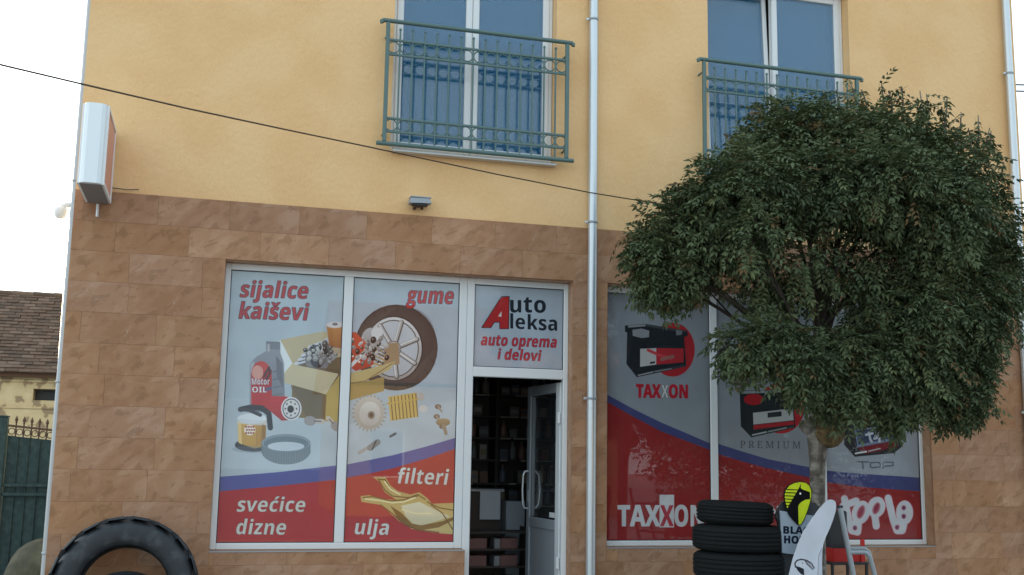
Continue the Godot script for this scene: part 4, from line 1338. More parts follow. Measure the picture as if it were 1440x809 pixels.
# ------------------------------------------------------------------ props by the tree
func props() -> void:
	var z := 2.2
	var zz := func(px: Array) -> Array: return zoomed(1090, 670, 5.82, px)
	# display with the horse emblem
	var t := thing("display_sign", "grey display panel lettered BLACK HORSE with yellow-green horse emblem", "sign", Vector3(0, 0, 0))
	var back := outline(zz.call([70, 205, 30, 270, 8, 330, 30, 380, 40, 560, 60, 660, 40, 820, 60, 1160, 330, 1160, 360, 820, 345, 640, 372, 350, 360, 250, 330, 215, 300, 215]), z - 0.03)
	piece("backing_board", slab(back, z - 0.06, z - 0.03), M.dark, t)
	var po := outline(zz.call([42, 282, 130, 296, 330, 325, 352, 340, 348, 500, 330, 640, 150, 640, 62, 628]), z)
	var r := Rect2(po[0], Vector2.ZERO)
	for p in po: r = r.expand(p)
	print_begin(r, z, 900.0, c8(152, 162, 172))
	write("BLACK", 1090 + 70 / 5.82, 670 + 468 / 5.82, 1090 + 345 / 5.82, 670 + 474 / 5.82, 10.5, c8(26, 34, 48), 0.0, c8(26, 34, 48), 2)
	write("HORSE", 1090 + 76 / 5.82, 670 + 548 / 5.82, 1090 + 340 / 5.82, 670 + 556 / 5.82, 11, c8(26, 34, 48), 0.0, c8(26, 34, 48), 2)
	piece("panel", slab(po, z - 0.012, z, r), print_end(0.4), t)
	var egg: Array = zz.call([210, 42, 255, 50, 285, 75, 302, 115, 302, 165, 290, 220, 268, 290, 240, 360, 220, 392, 204, 404, 185, 395, 150, 360, 115, 315, 90, 250, 76, 190, 74, 150, 84, 110, 115, 72, 160, 50])
	var eo := outline(egg, z + 0.015)
	r = Rect2(eo[0], Vector2.ZERO)
	for p in eo: r = r.expand(p)
	print_begin(r, z + 0.015, 1400.0, c8(24, 26, 24))
	var inner := Geometry2D.offset_polygon(pairs(egg), -1.0)
	if inner.size() > 0:
		var px := []
		for p in inner[0]: px.append(p.x); px.append(p.y)
		shape(px, c8(196, 208, 44))
	shape(zz.call([214, 58, 210, 96, 226, 108, 286, 130, 288, 188, 250, 192, 214, 212, 196, 232, 190, 250, 194, 398, 150, 368, 112, 312, 96, 278, 116, 232, 150, 176, 178, 128, 198, 92]), c8(22, 22, 24))
	for k in 7:
		var y := 108 + k * 26.0
		var x1: float = [186, 176, 160, 146, 130, 118, 108][k]
		stroke(zz.call([74 + k * 2.5, y, x1, y + 4]), 1.35, c8(22, 22, 24))
	oval(1090 + 207 / 5.82, 670 + 142 / 5.82, 1.3, 1.6, c8(230, 232, 220))
	piece("emblem", slab(eo, z + 0.003, z + 0.015, r), print_end(0.35), t)
	# white curved board with the same horse in grey
	var zf := 2.4
	var fl: Array = zz.call([410, 218, 432, 198, 458, 191, 482, 196, 497, 215, 502, 245, 496, 290, 478, 350, 450, 425, 418, 495, 396, 555, 388, 610, 386, 700, 388, 820, 390, 1180, 60, 1180, 90, 960, 120, 805, 150, 680, 185, 575, 235, 455, 305, 352, 365, 268])
	var fo := outline(fl, zf)
	r = Rect2(fo[0], Vector2.ZERO)
	for p in fo: r = r.expand(p)
	print_begin(r, zf, 700.0, c8(198, 201, 208))
	shape(zz.call([352, 640, 384, 588, 388, 700, 390, 1180, 350, 1180]), c8(186, 189, 198))
	stroke(zz.call([384, 588, 356, 660, 350, 810, 350, 1180]), 0.8, c8(130, 134, 146))
	var dk := c8(44, 46, 54)
	stroke(zz.call([168, 745, 163, 712, 180, 690, 215, 680, 262, 690, 300, 715, 320, 752]), 1.8, dk)
	shape(zz.call([168, 735, 205, 745, 236, 760, 240, 815, 210, 800, 180, 765]), dk)
	shape(zz.call([238, 688, 268, 690, 304, 715, 322, 750, 310, 772, 282, 745, 256, 720]), c8(96, 98, 106))
	for k in 4: stroke(zz.call([258 + k * 14, 706 + k * 12, 300 + k * 5, 722 + k * 14]), 0.5, c8(222, 224, 230))
	shape(zz.call([196, 716, 222, 700, 232, 690, 240, 704, 262, 738, 236, 756, 204, 742]), c8(206, 208, 214))
	oval(1090 + 226 / 5.82, 670 + 712 / 5.82, 0.8, 0.9, dk)
	var f := piece("curved_board", slab(fo, zf - 0.012, zf, r), print_end(0.5))
	tag(f, "white curved board with tapering tip and small grey horse mark", "board")
	# step ladder of grey tube
	t = thing("step_ladder", "grey tubular step ladder before the rounded white lettering", "ladder", Vector3.ZERO)
	var zl := 2.1
	var top := on(1181, 714, zl)
	var foot := on(1200, 809, zl)
	var dir := (foot - top).normalized()
	var fl_y := GROUND + 0.012
	var ft := top + dir * ((fl_y - top.y) / dir.y)
	var wd := Vector3(0.225, 0, -0.355)
	for o in [Vector3.ZERO, wd]:
		piece("side_rail", pipe([top + o, ft + o], 0.020, 10), M.grey_metal, t)
	for k in 4:
		var p: Vector3 = top.lerp(ft, 0.12 + 0.24 * k)
		piece("step", pipe([p, p + wd], 0.017, 8), M.grey_metal, t)
	var h0 := on(1193, 777, zl)
	var h1 := on(1222, 779, zl)
	var h2 := on(1230, 809, zl)
	var d2 := (h2 - h1).normalized()
	var hf := h1 + d2 * ((fl_y - h1.y) / d2.y)
	for o in [Vector3.ZERO, wd]:
		piece("rear_leg", pipe([h0 + o, h0 + Vector3(0.14, 0.0, 0) + o, h1 + Vector3(-0.02, 0.002, 0) + o, h1 + Vector3(0.008, -0.02, 0) + o, hf + o], 0.019, 10), M.grey_metal, t)
	piece("end_cap", soft(top + Vector3(-0.022, -0.006, -0.02), top + Vector3(0.022, 0.016, 0.02), 0.005), M.dark, t)
	# black stand with a shallow red crate and a dark case
	t = thing("black_stand", "low black stand behind the step ladder", "stand", Vector3(5.35, GROUND, 1.45))
	piece("top", soft(Vector3(-0.18, 0.855, -0.16), Vector3(0.18, 0.878, 0.16), 0.004), M.dark, t)
	piece("shelf", soft(Vector3(-0.16, 0.60, -0.14), Vector3(0.16, 0.62, 0.14), 0.004), M.red, t)
	for e in [[-0.175, -0.155], [0.155, -0.155], [-0.175, 0.135], [0.155, 0.135]]:
		piece("leg", box(Vector3(e[0], 0.0, e[1]), Vector3(e[0] + 0.02, 0.854, e[1] + 0.02)), M.dark, t)
	t = thing("red_crate", "shallow bright red crate behind the step ladder", "crate", Vector3(5.35, GROUND + 0.879, 1.45))
	for e in [[-0.14, -0.14, 0.29, 0.012], [-0.14, 0.128, 0.29, 0.012], [-0.14, -0.127, 0.012, 0.254], [0.138, -0.127, 0.012, 0.254]]:
		piece("side", box(Vector3(e[0], 0.0, e[1]), Vector3(e[0] + e[2], 0.112, e[1] + e[3])), M.red, t)
	piece("floor", box(Vector3(-0.127, 0.0, -0.127), Vector3(0.137, 0.01, 0.127)), M.red, t)
	piece("end_board", box(Vector3(0.112, -0.02, 0.1415), Vector3(0.150, 0.19, 0.152)), M.red, t)
	t = thing("dark_case", "dark grey case standing in the red crate", "case", Vector3(5.31, GROUND + 0.890, 1.44))
	piece("shell", soft(Vector3(-0.095, 0.0, -0.06), Vector3(0.10, 0.41, 0.06), 0.015), M.dark, t)
	piece("handle", pipe([Vector3(-0.05, 0.412, 0), Vector3(-0.045, 0.435, 0), Vector3(0.045, 0.435, 0), Vector3(0.05, 0.412, 0)], 0.008, 8), M.rubber, t)
	piece("latch", soft(Vector3(0.02, 0.30, 0.061), Vector3(0.05, 0.34, 0.068), 0.003), M.grey_metal, t)

# ------------------------------------------------------------------ the tree
func spray(k: int) -> Mesh:
	# one compound leaf: a stalk along +z that droops, leaflets in pairs
	var s := st()
	var r := RandomNumberGenerator.new()
	r.seed = 900 + k
	var len_ := 0.17 + 0.03 * (k % 3)
	var pairs_ := 4
	var along := func(u: float) -> Vector3: return Vector3(0, -0.35 * len_ * u * u, len_ * u * (1.0 - 0.12 * u))
	var a: Vector3 = along.call(0.0); var b: Vector3 = along.call(1.0)
	tri(s, a + Vector3(0.0015, 0, 0), a - Vector3(0.0015, 0, 0), b, Vector3.UP, Vector3.UP, Vector3.UP)
	for i in pairs_ * 2 + 1:
		var tip := i == pairs_ * 2
		var u := 1.0 if tip else 0.28 + 0.68 * (i / 2) / float(pairs_ - 1)
		var p: Vector3 = along.call(u)
		var sd := 0.0 if tip else (1.0 if i % 2 else -1.0)
		var dir := Vector3(sd * 0.85, -0.38 + r.randf_range(-0.2, 0.15), 0.55 if not tip else 1.0).normalized()
		var ll := r.randf_range(0.046, 0.064)
		var ww := ll * r.randf_range(0.19, 0.25)
		var across := dir.cross(Vector3.UP).normalized()
		across = across.rotated(dir, r.randf_range(-0.5, 0.5))
		var nn := across.cross(dir).normalized()
		if nn.y < 0: nn = -nn
		var fold := nn * ww * 0.35
		var m := p + dir * ll * 0.45 - Vector3(0, ll * 0.02, 0)
		var e := p + dir * ll - Vector3(0, ll * 0.14, 0)
		var l := m + across * ww + fold
		var rr := m - across * ww + fold
		var n1 := (nn - across * 0.4).normalized()
		var n2 := (nn + across * 0.4).normalized()
		tri(s, p, m, l, n1, n1, n1); tri(s, m, e, l, n1, n1, n1)
		tri(s, p, m, rr, n2, n2, n2); tri(s, m, e, rr, n2, n2, n2)
	return s.commit()

func tree() -> void:
	var t := thing("round_tree", "round-headed street tree with dense drooping dark green foliage before the window", "tree", Vector3(4.83, GROUND, 2.0))
	var o := t.position
	var s := st()
	var tp := []
	var tr := []
	for e in [[4.83, -0.27, 2.0, 0.085], [4.82, -0.1, 2.0, 0.068], [4.81, 0.4, 2.0, 0.060], [4.815, 0.9, 2.0, 0.058], [4.82, 1.25, 2.0, 0.060], [4.825, 1.45, 2.0, 0.066], [4.83, 1.58, 2.0, 0.078], [4.84, 1.70, 2.0, 0.10], [4.85, 1.80, 2.0, 0.085], [4.87, 1.95, 2.0, 0.07], [4.88, 2.3, 1.99, 0.06], [4.90, 2.75, 1.98, 0.055], [4.93, 3.2, 1.98, 0.035]]:
		tp.append(Vector3(e[0], e[1], e[2]) - o); tr.append(e[3])
	tube(s, tp, tr, 14)
	piece("trunk", s.commit(), M.bark, t)
	# graft swelling
	var kn := noise(3.0, 77, 2)
	var pr := []
	for k in 11:
		var a := PI * k / 10.0
		pr.append(Vector2(sin(a) * 0.135, cos(a) * 0.125))
	var kb := lathe(pr, 18, Basis(), false, func(p: Vector2, an: float) -> float: return p.x * (1.0 + 0.16 * kn.get_noise_2d(cos(an) * 1.2 + p.y * 6.0, sin(an) * 1.2)))
	piece("graft_knob", kb, M.knob, t, Vector3(4.90, 1.69, 2.05) - o)
	piece("graft_knob", kb, M.bark, t, Vector3(4.775, 1.74, 1.99) - o).scale = Vector3(0.62, 0.6, 0.62)
	# lobes of the crown: pixel, radius in pixels, depth
	var lobes := []
	for e in [[958, 345, 70, 2.0], [912, 350, 30, 2.1], [925, 380, 44, 2.0], [1000, 300, 62, 2.1], [1045, 280, 76, 2.35], [1105, 215, 70, 2.0], [1150, 212, 64, 2.1], [1215, 212, 62, 2.2], [1268, 222, 62, 2.1], [1325, 268, 74, 2.1], [1368, 322, 54, 2.0], [1385, 390, 50, 2.0], [1150, 262, 58, 2.5], [1235, 258, 64, 2.6], [1310, 310, 74, 2.5], [1342, 430, 84, 2.1], [1325, 520, 66, 2.05], [1348, 552, 42, 2.1], [1295, 440, 56, 2.5], [1275, 520, 64, 2.3], [1228, 505, 50, 2.4], [1085, 482, 46, 2.5], [1040, 490, 36, 2.4], [1130, 512, 48, 2.55], [1180, 545, 44, 2.4], [1245, 560, 40, 2.2], [1185, 488, 36, 2.4], [945, 388, 40, 2.1], [1005, 315, 52, 1.5], [1090, 245, 70, 1.35], [1180, 235, 72, 1.4], [1278, 264, 74, 1.4], [1348, 360, 70, 1.5], [1325, 470, 72, 1.5], [1055, 335, 40, 2.6], [1135, 375, 66, 2.3, 0.34], [1225, 372, 58, 2.2, 0.42], [1070, 400, 44, 2.2, 0.3], [1230, 430, 40, 2.3, 0.6]]:
		var c := on(e[0], e[1], e[3])
		var rad: float = e[2] * (c - EYE).length() / FOCAL * 0.97
		lobes.append([c, rad, e[4] if e.size() > 4 else 1.0])
	# limbs reach to the lobes, twigs fan out within them
	s = st()
	var head := Vector3(4.86, 1.85, 2.0)
	for k in lobes.size():
		var c: Vector3 = lobes[k][0]
		var from := head + Vector3(0, clampf((c.y - 2.2) * rng.randf_range(0.15, 0.6), 0.0, 0.9), 0)
		var mid := from.lerp(c, 0.5) + Vector3(rng.randf_range(-0.2, 0.2), rng.randf_range(0.0, 0.28), rng.randf_range(-0.2, 0.2))
		var pts := []
		var rr := []
		for i in 7:
			var u := i / 6.0
			pts.append(from.lerp(mid, u).lerp(mid.lerp(c, u), u) - o)
			rr.append(lerpf(0.022, 0.008, u))
		tube(s, pts, rr, 7)
		for q in 7:
			var d: Vector3 = Vector3(rng.randfn(), rng.randfn() * 0.6 + 0.25, rng.randfn()).normalized() * lobes[k][1] * 0.85
			var a: Vector3 = pts[3 + q % 4] + o
			tube(s, [a - o, a.lerp(c + d, 0.5) + Vector3(0, 0.05, 0) - o, c + d - o], [0.008, 0.006, 0.003], 5)
	piece("limbs", s.commit(), M.limb, t)
	# upright shoots along the top right
	s = st()
	var shoots := []
	for e in [[1205, 145, 1195, 112], [1240, 150, 1240, 118], [1268, 150, 1268, 122], [1296, 165, 1294, 128], [1305, 165, 1303, 132], [1326, 170, 1332, 138], [1330, 178, 1324, 150], [1372, 205, 1376, 162], [1378, 210, 1392, 180], [1388, 212, 1394, 184], [1365, 200, 1362, 180], [1220, 150, 1212, 126], [1160, 150, 1158, 128], [1090, 160, 1094, 138], [1345, 190, 1352, 158], [1255, 150, 1250, 128], [1180, 146, 1176, 126], [1030, 225, 1022, 205], [960, 275, 948, 258], [1400, 250, 1412, 228]]:
		var a := on(e[0], e[1] + 14, 2.0)
		var b := on(e[2], e[3], 2.0)
		tube(s, [a - o, a.lerp(b, 0.5) + Vector3(0.01, 0, 0.01) - o, b - o], [0.008, 0.007, 0.005], 6)
		shoots.append([a, b])
	piece("shoots", s.commit(), M.bark, t)
	# foliage
	var leaf := StandardMaterial3D.new()
	leaf.albedo_color = Color.WHITE
	leaf.vertex_color_use_as_albedo = true
	leaf.roughness = 0.7
	leaf.metallic_specular = 0.3
	leaf.backlight_enabled = true
	leaf.backlight = Color(0.25, 0.3, 0.12)
	var sets := [[], [], [], []]
	var patch := noise(1.6, 5, 2)
	for lb in lobes:
		var c: Vector3 = lb[0]
		var rad: float = lb[1]
		var n := int(1150.0 * rad * rad / 0.16 * lb[2])
		for i in n:
			var d := Vector3(rng.randfn(), rng.randfn(), rng.randfn()).normalized()
			var wob := 1.0 + 0.36 * patch.get_noise_3dv(d * 1.7 + c * 3.0)
			var u := pow(rng.randf(), 0.42)
			var p := c + d * rad * u * wob * Vector3(1.05, 0.92, 0.95).length() / 1.69
			if patch.get_noise_3dv(p * 2.6) < -0.27: continue
			var outw := (d + Vector3(0, -0.35, 0) + Vector3(rng.randfn(), rng.randfn() * 0.5, rng.randfn()) * 0.55).normalized()
			sets[rng.randi() % 4].append([p, outw])
	for sh in shoots:
		for i in 9:
			var p: Vector3 = (sh[0] as Vector3).lerp(sh[1], rng.randf_range(0.0, 1.0))
			sets[rng.randi() % 4].append([p, Vector3(rng.randfn(), rng.randf_range(-0.5, 0.3), rng.randfn()).normalized()])
	var crown := holder("crown", t)
	crown.set_meta("kind", "stuff")
	var total := 0
	for k in 4:
		var mm := MultiMesh.new()
		mm.transform_format = MultiMesh.TRANSFORM_3D
		mm.use_colors = true
		mm.mesh = spray(k)
		mm.instance_count = sets[k].size()
		total += sets[k].size()
		for i in sets[k].size():
			var p: Vector3 = sets[k][i][0]
			var d: Vector3 = sets[k][i][1]
			var x := Vector3.UP.cross(d)
			x = x.normalized() if x.length() > 0.05 else Vector3.RIGHT
			var y := d.cross(x)
			var bs := Basis(x, y, d).rotated(d, rng.randf_range(-0.5, 0.5)).scaled(Vector3.ONE * rng.randf_range(0.7, 1.1))
			mm.set_instance_transform(i, Transform3D(bs, p - o - d * 0.06))
			var q := rng.randf()
			var col := Color(0.062, 0.084, 0.040).lerp(Color(0.108, 0.136, 0.066), clampf(0.5 + 0.9 * patch.get_noise_3dv(p * 1.3 + Vector3(9, 2, 4)) + 0.5 * (q - 0.5), 0.0, 1.0))
			if rng.randf() < 0.08: col = Color(0.12, 0.14, 0.06)
			if rng.randf() < 0.03: col = Color(0.15, 0.10, 0.045)
			mm.set_instance_color(i, col * Color(1, 1, 1))
		var mi := MultiMeshInstance3D.new()
		mi.name = "foliage"
		mi.multimesh = mm
		mi.material_override = leaf
		crown.add_child(mi, true)
		mi.set_meta("kind", "stuff")
	print("sprays ", total)

# ------------------------------------------------------------------ left of the building: gate, old house, stone
func left_side() -> void:
	var z := -2.0
	var t := thing("iron_gate", "dark green metal gate with rusty spear points beside the building's corner", "gate", Vector3.ZERO)
	var x0 := -1.885
	var x1 := -1.275
	var top := func(x: float) -> float: return 1.578 - 0.09 * (x - x0)
	var n := 6
	for k in n:
		var a := x0 + (x1 - x0) * k / n
		var b := x0 + (x1 - x0) * (k + 1) / n
		piece("panel_board", slab(PackedVector2Array([Vector2(a + 0.002, GROUND + 0.06), Vector2(b - 0.002, GROUND + 0.06), Vector2(b - 0.002, top.call(b)), Vector2(a + 0.002, top.call(a))]), z - 0.006 - 0.004 * (k % 2), z - 0.004 * (k % 2)), M.gate, t)
		piece("upright", soft(Vector3(b - 0.008, GROUND + 0.05, z + 0.003), Vector3(b + 0.004, top.call(b), z + 0.018), 0.002), M.gate, t)
	for y in [1.09, 1.00, 0.05]:
		piece("cross_rail", soft(Vector3(x0, y - 0.016, z + 0.019), Vector3(x1, y + 0.016, z + 0.045), 0.004), M.gate, t)
	piece("top_rail", pipe([Vector3(x0, top.call(x0) + 0.10, z), Vector3(x1, top.call(x1) + 0.10, z)], 0.011, 8), M.rust, t)
	for k in 6:
		var x := -1.815 + 0.0735 * k * 0.985
		var yb: float = top.call(x)
		piece("spear", pipe([Vector3(x, yb, z), Vector3(x, yb + 0.13, z)], 0.008, 6), M.rust, t)
		piece("spear_point", lathe([Vector2(0.0, 0.0), Vector2(0.011, 0.008), Vector2(0.008, 0.02), Vector2(0.017, 0.038), Vector2(0.010, 0.06), Vector2(0.0, 0.085)], 8), M.rust, t, Vector3(x, yb + 0.125, z))
		piece("spear_collar", lathe([Vector2(0.0, -0.015), Vector2(0.012, -0.012), Vector2(0.016, 0.0), Vector2(0.012, 0.012), Vector2(0.0, 0.015)], 8), M.rust, t, Vector3(x, yb + 0.05, z))
		piece("ring", torus(0.030, 0.005, Basis(Vector3.RIGHT, PI / 2), 14, 5), M.rust, t, Vector3(x - 0.037, yb + 0.050, z))
	var p := thing("gate_post", "dark green square gate post at the left picture edge", "post", Vector3(-1.95, GROUND, z))
	piece("shaft", soft(Vector3(-0.062, 0, -0.06), Vector3(0.058, 2.018, 0.06), 0.004), M.gate, p)
	piece("cap", soft(Vector3(-0.068, 2.02, -0.066), Vector3(0.064, 2.036, 0.066), 0.004), M.gate, p)
	p = thing("gate_post", "slim green gate post against the building's corner", "post", Vector3(-1.235, GROUND, z))
	piece("shaft", soft(Vector3(-0.03, 0, -0.03), Vector3(0.03, 1.95, 0.03), 0.004), M.gate, p)
	# rounded stone at the foot of the gate
	var nz := noise(2.4, 91, 3)
	var pr := []
	for k in 15:
		var a := PI * k / 14.0
		pr.append(Vector2(sin(a) * 0.36, cos(a) * 0.46))
	var rock := lathe(pr, 26, Basis(), false, func(q: Vector2, an: float) -> float: return q.x * (1.0 + 0.13 * nz.get_noise_3d(cos(an), q.y * 3.0, sin(an))))
	var rk := piece("boulder", rock, world_mat(mottled(256, 93, 0.02, [[0.3, Color(0.05, 0.045, 0.028)], [0.6, Color(0.085, 0.075, 0.045)], [0.85, Color(0.12, 0.11, 0.07)]], 0.3), 1.2, 0.95), null, Vector3(-1.36, GROUND + 0.43, -1.25))
	tag(rk, "rounded olive-brown stone at the foot of the green gate", "stone")
	# old neighbouring house
	z = -7.0
	t = thing("old_house", "low old house with worn yellow plaster and brown tiled roof", "house", Vector3(0, 0, 0))
	var win := Rect2(-2.385, 2.14, 0.36, 0.165)
	var s := st()
	for r in cut_all([Rect2(-9.0, GROUND, 7.3, 2.60 - GROUND + 0.0)], [win]):
		bx(s, Vector3(r.position.x, r.position.y, z - 0.3), Vector3(r.end.x, r.end.y, z))
	piece("wall", s.commit(), M.old_wall, t)
	piece("side_wall", box(Vector3(-2.0, GROUND, z - 6.0), Vector3(-1.7, 2.6, z - 0.302)), M.old_wall, t)
	piece("back_wall", box(Vector3(-9.0, GROUND, z - 6.3), Vector3(-1.7, 2.6, z - 6.003)), M.old_wall, t)
	piece("cornice", soft(Vector3(-9.0, 2.395, z + 0.002), Vector3(-1.7, 2.43, z + 0.035), 0.006), M.old_wall, t)
	piece("string_course", soft(Vector3(-9.0, 2.018, z + 0.002), Vector3(-1.7, 2.040, z + 0.02), 0.006), M.old_wall, t)
	var w := holder("vent_window", t)
	piece("frame", box(Vector3(win.position.x, win.end.y - 0.02, z - 0.2), Vector3(win.end.x, win.end.y - 0.002, z - 0.12)), M.wood_dark, w)
	piece("pane", box(Vector3(win.position.x, win.position.y, z - 0.205), Vector3(win.end.x, win.end.y - 0.021, z - 0.2)), M.dark, w)
	piece("eave_board", box(Vector3(-9.0, 2.46, z - 0.02), Vector3(-1.65, 2.52, z + 0.14)), mat(Color(0.13, 0.07, 0.045), 0.9), t)
	# roof plane with single beaver-tail tiles; those in view are pieces
	var a0 := Vector3(0, 2.515, z + 0.22)
	var a1 := Vector3(0, 3.80, z - 1.15)
	var slope := (a1 - a0)
	var L := slope.length()
	var up := slope / L
	var nrm := Vector3(0, -up.z, up.y)
	if nrm.y < 0: nrm = -nrm
	var rf := holder("roof", t)
	s = st()
	quad(s, Vector3(-9, a0.y, a0.z), Vector3(-1.65, a0.y, a0.z), Vector3(-1.65, a1.y, a1.z), Vector3(-9, a1.y, a1.z), nrm)
	quad(s, Vector3(-9, a1.y, a1.z), Vector3(-1.65, a1.y, a1.z), Vector3(-1.65, 2.4, z - 6.4), Vector3(-9, 2.4, z - 6.4), Vector3(0, 0.9, -0.4))
	piece("roof_deck", s.commit(), M.wood_dark, rf)
	var rows := 24
	var tw := 0.17
	var tl := L / rows
	var tiles := []
	for v in 2:
		var q := st()
		var h := 0.016 + 0.006 * v
		# lower edge is thick, upper edge slides under the next row
		var P := [Vector3(0.003, h, 0), Vector3(tw - 0.003, h + 0.004 * v, 0), Vector3(tw - 0.003, 0.004, tl * 1.25), Vector3(0.003, 0.004, tl * 1.25)]
		quad(q, P[0], P[1], P[2], P[3], Vector3(0, 1, 0))
		quad(q, P[0], P[1], Vector3(tw - 0.003, 0, 0), Vector3(0.003, 0, 0), Vector3(0, 0, -1))
		tiles.append(q.commit())
	var far := st()
	for i in rows:
		var x := -3.6 - (tw / 2 if i % 2 else 0.0)
		while x < -1.72:
			var m := piece("roof_tile", tiles[rng.randi() % 2], M.roof_tile[rng.randi() % 4], rf)
			var base := a0 + up * (tl * i) + nrm * (0.003 + rng.randf() * 0.006)
			m.transform = Transform3D(Basis(Vector3(1, 0, 0), nrm, up), Vector3(x + rng.randf_range(-0.004, 0.004), base.y, base.z))
			x += tw
	for k in 9:
		piece("ridge_tile", pipe([Vector3(-1.75 - k * 0.30, a1.y + 0.005, a1.z), Vector3(-2.06 - k * 0.30, a1.y + 0.012, a1.z)], 0.05, 8), M.roof_tile[k % 4], rf)

# ------------------------------------------------------------------ ground, street, house across the street
func surroundings() -> void:
	setting("ground", box(Vector3(-120, GROUND - 0.5, -120), Vector3(120, GROUND - 0.14, 120)), M.concrete)
	setting("pavement", box(Vector3(-60, GROUND - 0.139, -12), Vector3(60, GROUND, 4.2)), M.concrete)
	setting("road", box(Vector3(-60, GROUND - 0.139, 4.36), Vector3(60, GROUND - 0.12, 12.5)), M.asphalt)
	setting("kerb", box(Vector3(-60, GROUND - 0.139, 4.203), Vector3(60, GROUND + 0.004, 4.357)), M.concrete)
	setting("far_pavement", box(Vector3(-60, GROUND - 0.139, 12.503), Vector3(60, GROUND, 30)), M.concrete)
	# the sunlit house opposite, which the shop windows mirror
	var z := 21.0
	var t := thing("opposite_house", "sunlit ochre house across the street mirrored in the shop windows", "house", Vector3.ZERO)
	var wins := []
	for x in [4.6, 7.4, 10.2]: wins.append(Rect2(x, 0.8, 1.0, 1.4))
	var s := st()
	for r in cut_all([Rect2(3.9, GROUND, 8.5, 3.6 - GROUND)], wins):
		bx(s, Vector3(r.position.x, r.position.y, z), Vector3(r.end.x, r.end.y, z + 0.3))
	piece("wall", s.commit(), mat(Color(0.52, 0.34, 0.18), 0.95), t)
	piece("side_wall", box(Vector3(3.9, GROUND, z + 0.302), Vector3(4.2, 3.6, z + 7)), mat(Color(0.52, 0.34, 0.18), 0.95), t)
	piece("side_wall", box(Vector3(12.1, GROUND, z + 0.302), Vector3(12.4, 3.6, z + 7)), mat(Color(0.52, 0.34, 0.18), 0.95), t)
	s = st()
	quad(s, Vector3(3.6, 3.5, z - 0.4), Vector3(12.7, 3.5, z - 0.4), Vector3(12.7, 6.3, z + 3.6), Vector3(3.6, 6.3, z + 3.6), Vector3(0, 0.8, -0.56))
	quad(s, Vector3(3.6, 3.5, z + 7.4), Vector3(12.7, 3.5, z + 7.4), Vector3(12.7, 6.3, z + 3.6), Vector3(3.6, 6.3, z + 3.6), Vector3(0, 0.8, 0.56))
	piece("roof", s.commit(), mat(Color(0.33, 0.13, 0.07), 0.9), t)
	for r in wins:
		var w := holder("window", t)
		piece("pane", box(Vector3(r.position.x + 0.06, r.position.y + 0.06, z + 0.12), Vector3(r.end.x - 0.06, r.end.y - 0.06, z + 0.14)), mat(Color(0.24, 0.15, 0.08), 0.7), w)
		bars("frame", w, [Rect2(r.position.x, r.position.y, 0.06, r.size.y), Rect2(r.end.x - 0.06, r.position.y, 0.06, r.size.y), Rect2(r.position.x + 0.06, r.end.y - 0.06, r.size.x - 0.12, 0.06), Rect2(r.position.x + 0.06, r.position.y, r.size.x - 0.12, 0.06)], z + 0.08, z + 0.16, M.white)
	for e in [[13.9, 18.5, 7.6], [17.0, 19.2, 8.2], [20.3, 18.6, 8.0], [23.8, 19.0, 8.0]]: street_tree(e[0], e[1], e[2])
	# low house beyond the right corner
	var c := on(1434, 292, -13.0)
	t = thing("brick_house", "reddish house glimpsed beyond the right corner", "house", Vector3(c.x + 0.05, GROUND, -13.0))
	piece("wall", box(Vector3(0, 0, -6), Vector3(8, c.y - 0.5 - GROUND, 0)), mat(Color(0.36, 0.20, 0.14), 0.95), t)
	s = st()
	quad(s, Vector3(-0.1, c.y - 0.5 - GROUND, 0.25), Vector3(8.1, c.y - 0.5 - GROUND, 0.25), Vector3(8.1, c.y + 0.1 - GROUND, -3), Vector3(-0.1, c.y + 0.1 - GROUND, -3), Vector3(0, 0.9, 0.4))
	quad(s, Vector3(-0.1, c.y - 0.5 - GROUND, -6.25), Vector3(8.1, c.y - 0.5 - GROUND, -6.25), Vector3(8.1, c.y + 0.1 - GROUND, -3), Vector3(-0.1, c.y + 0.1 - GROUND, -3), Vector3(0, 0.9, -0.4))
	piece("roof", s.commit(), mat(Color(0.30, 0.11, 0.08), 0.9), t)

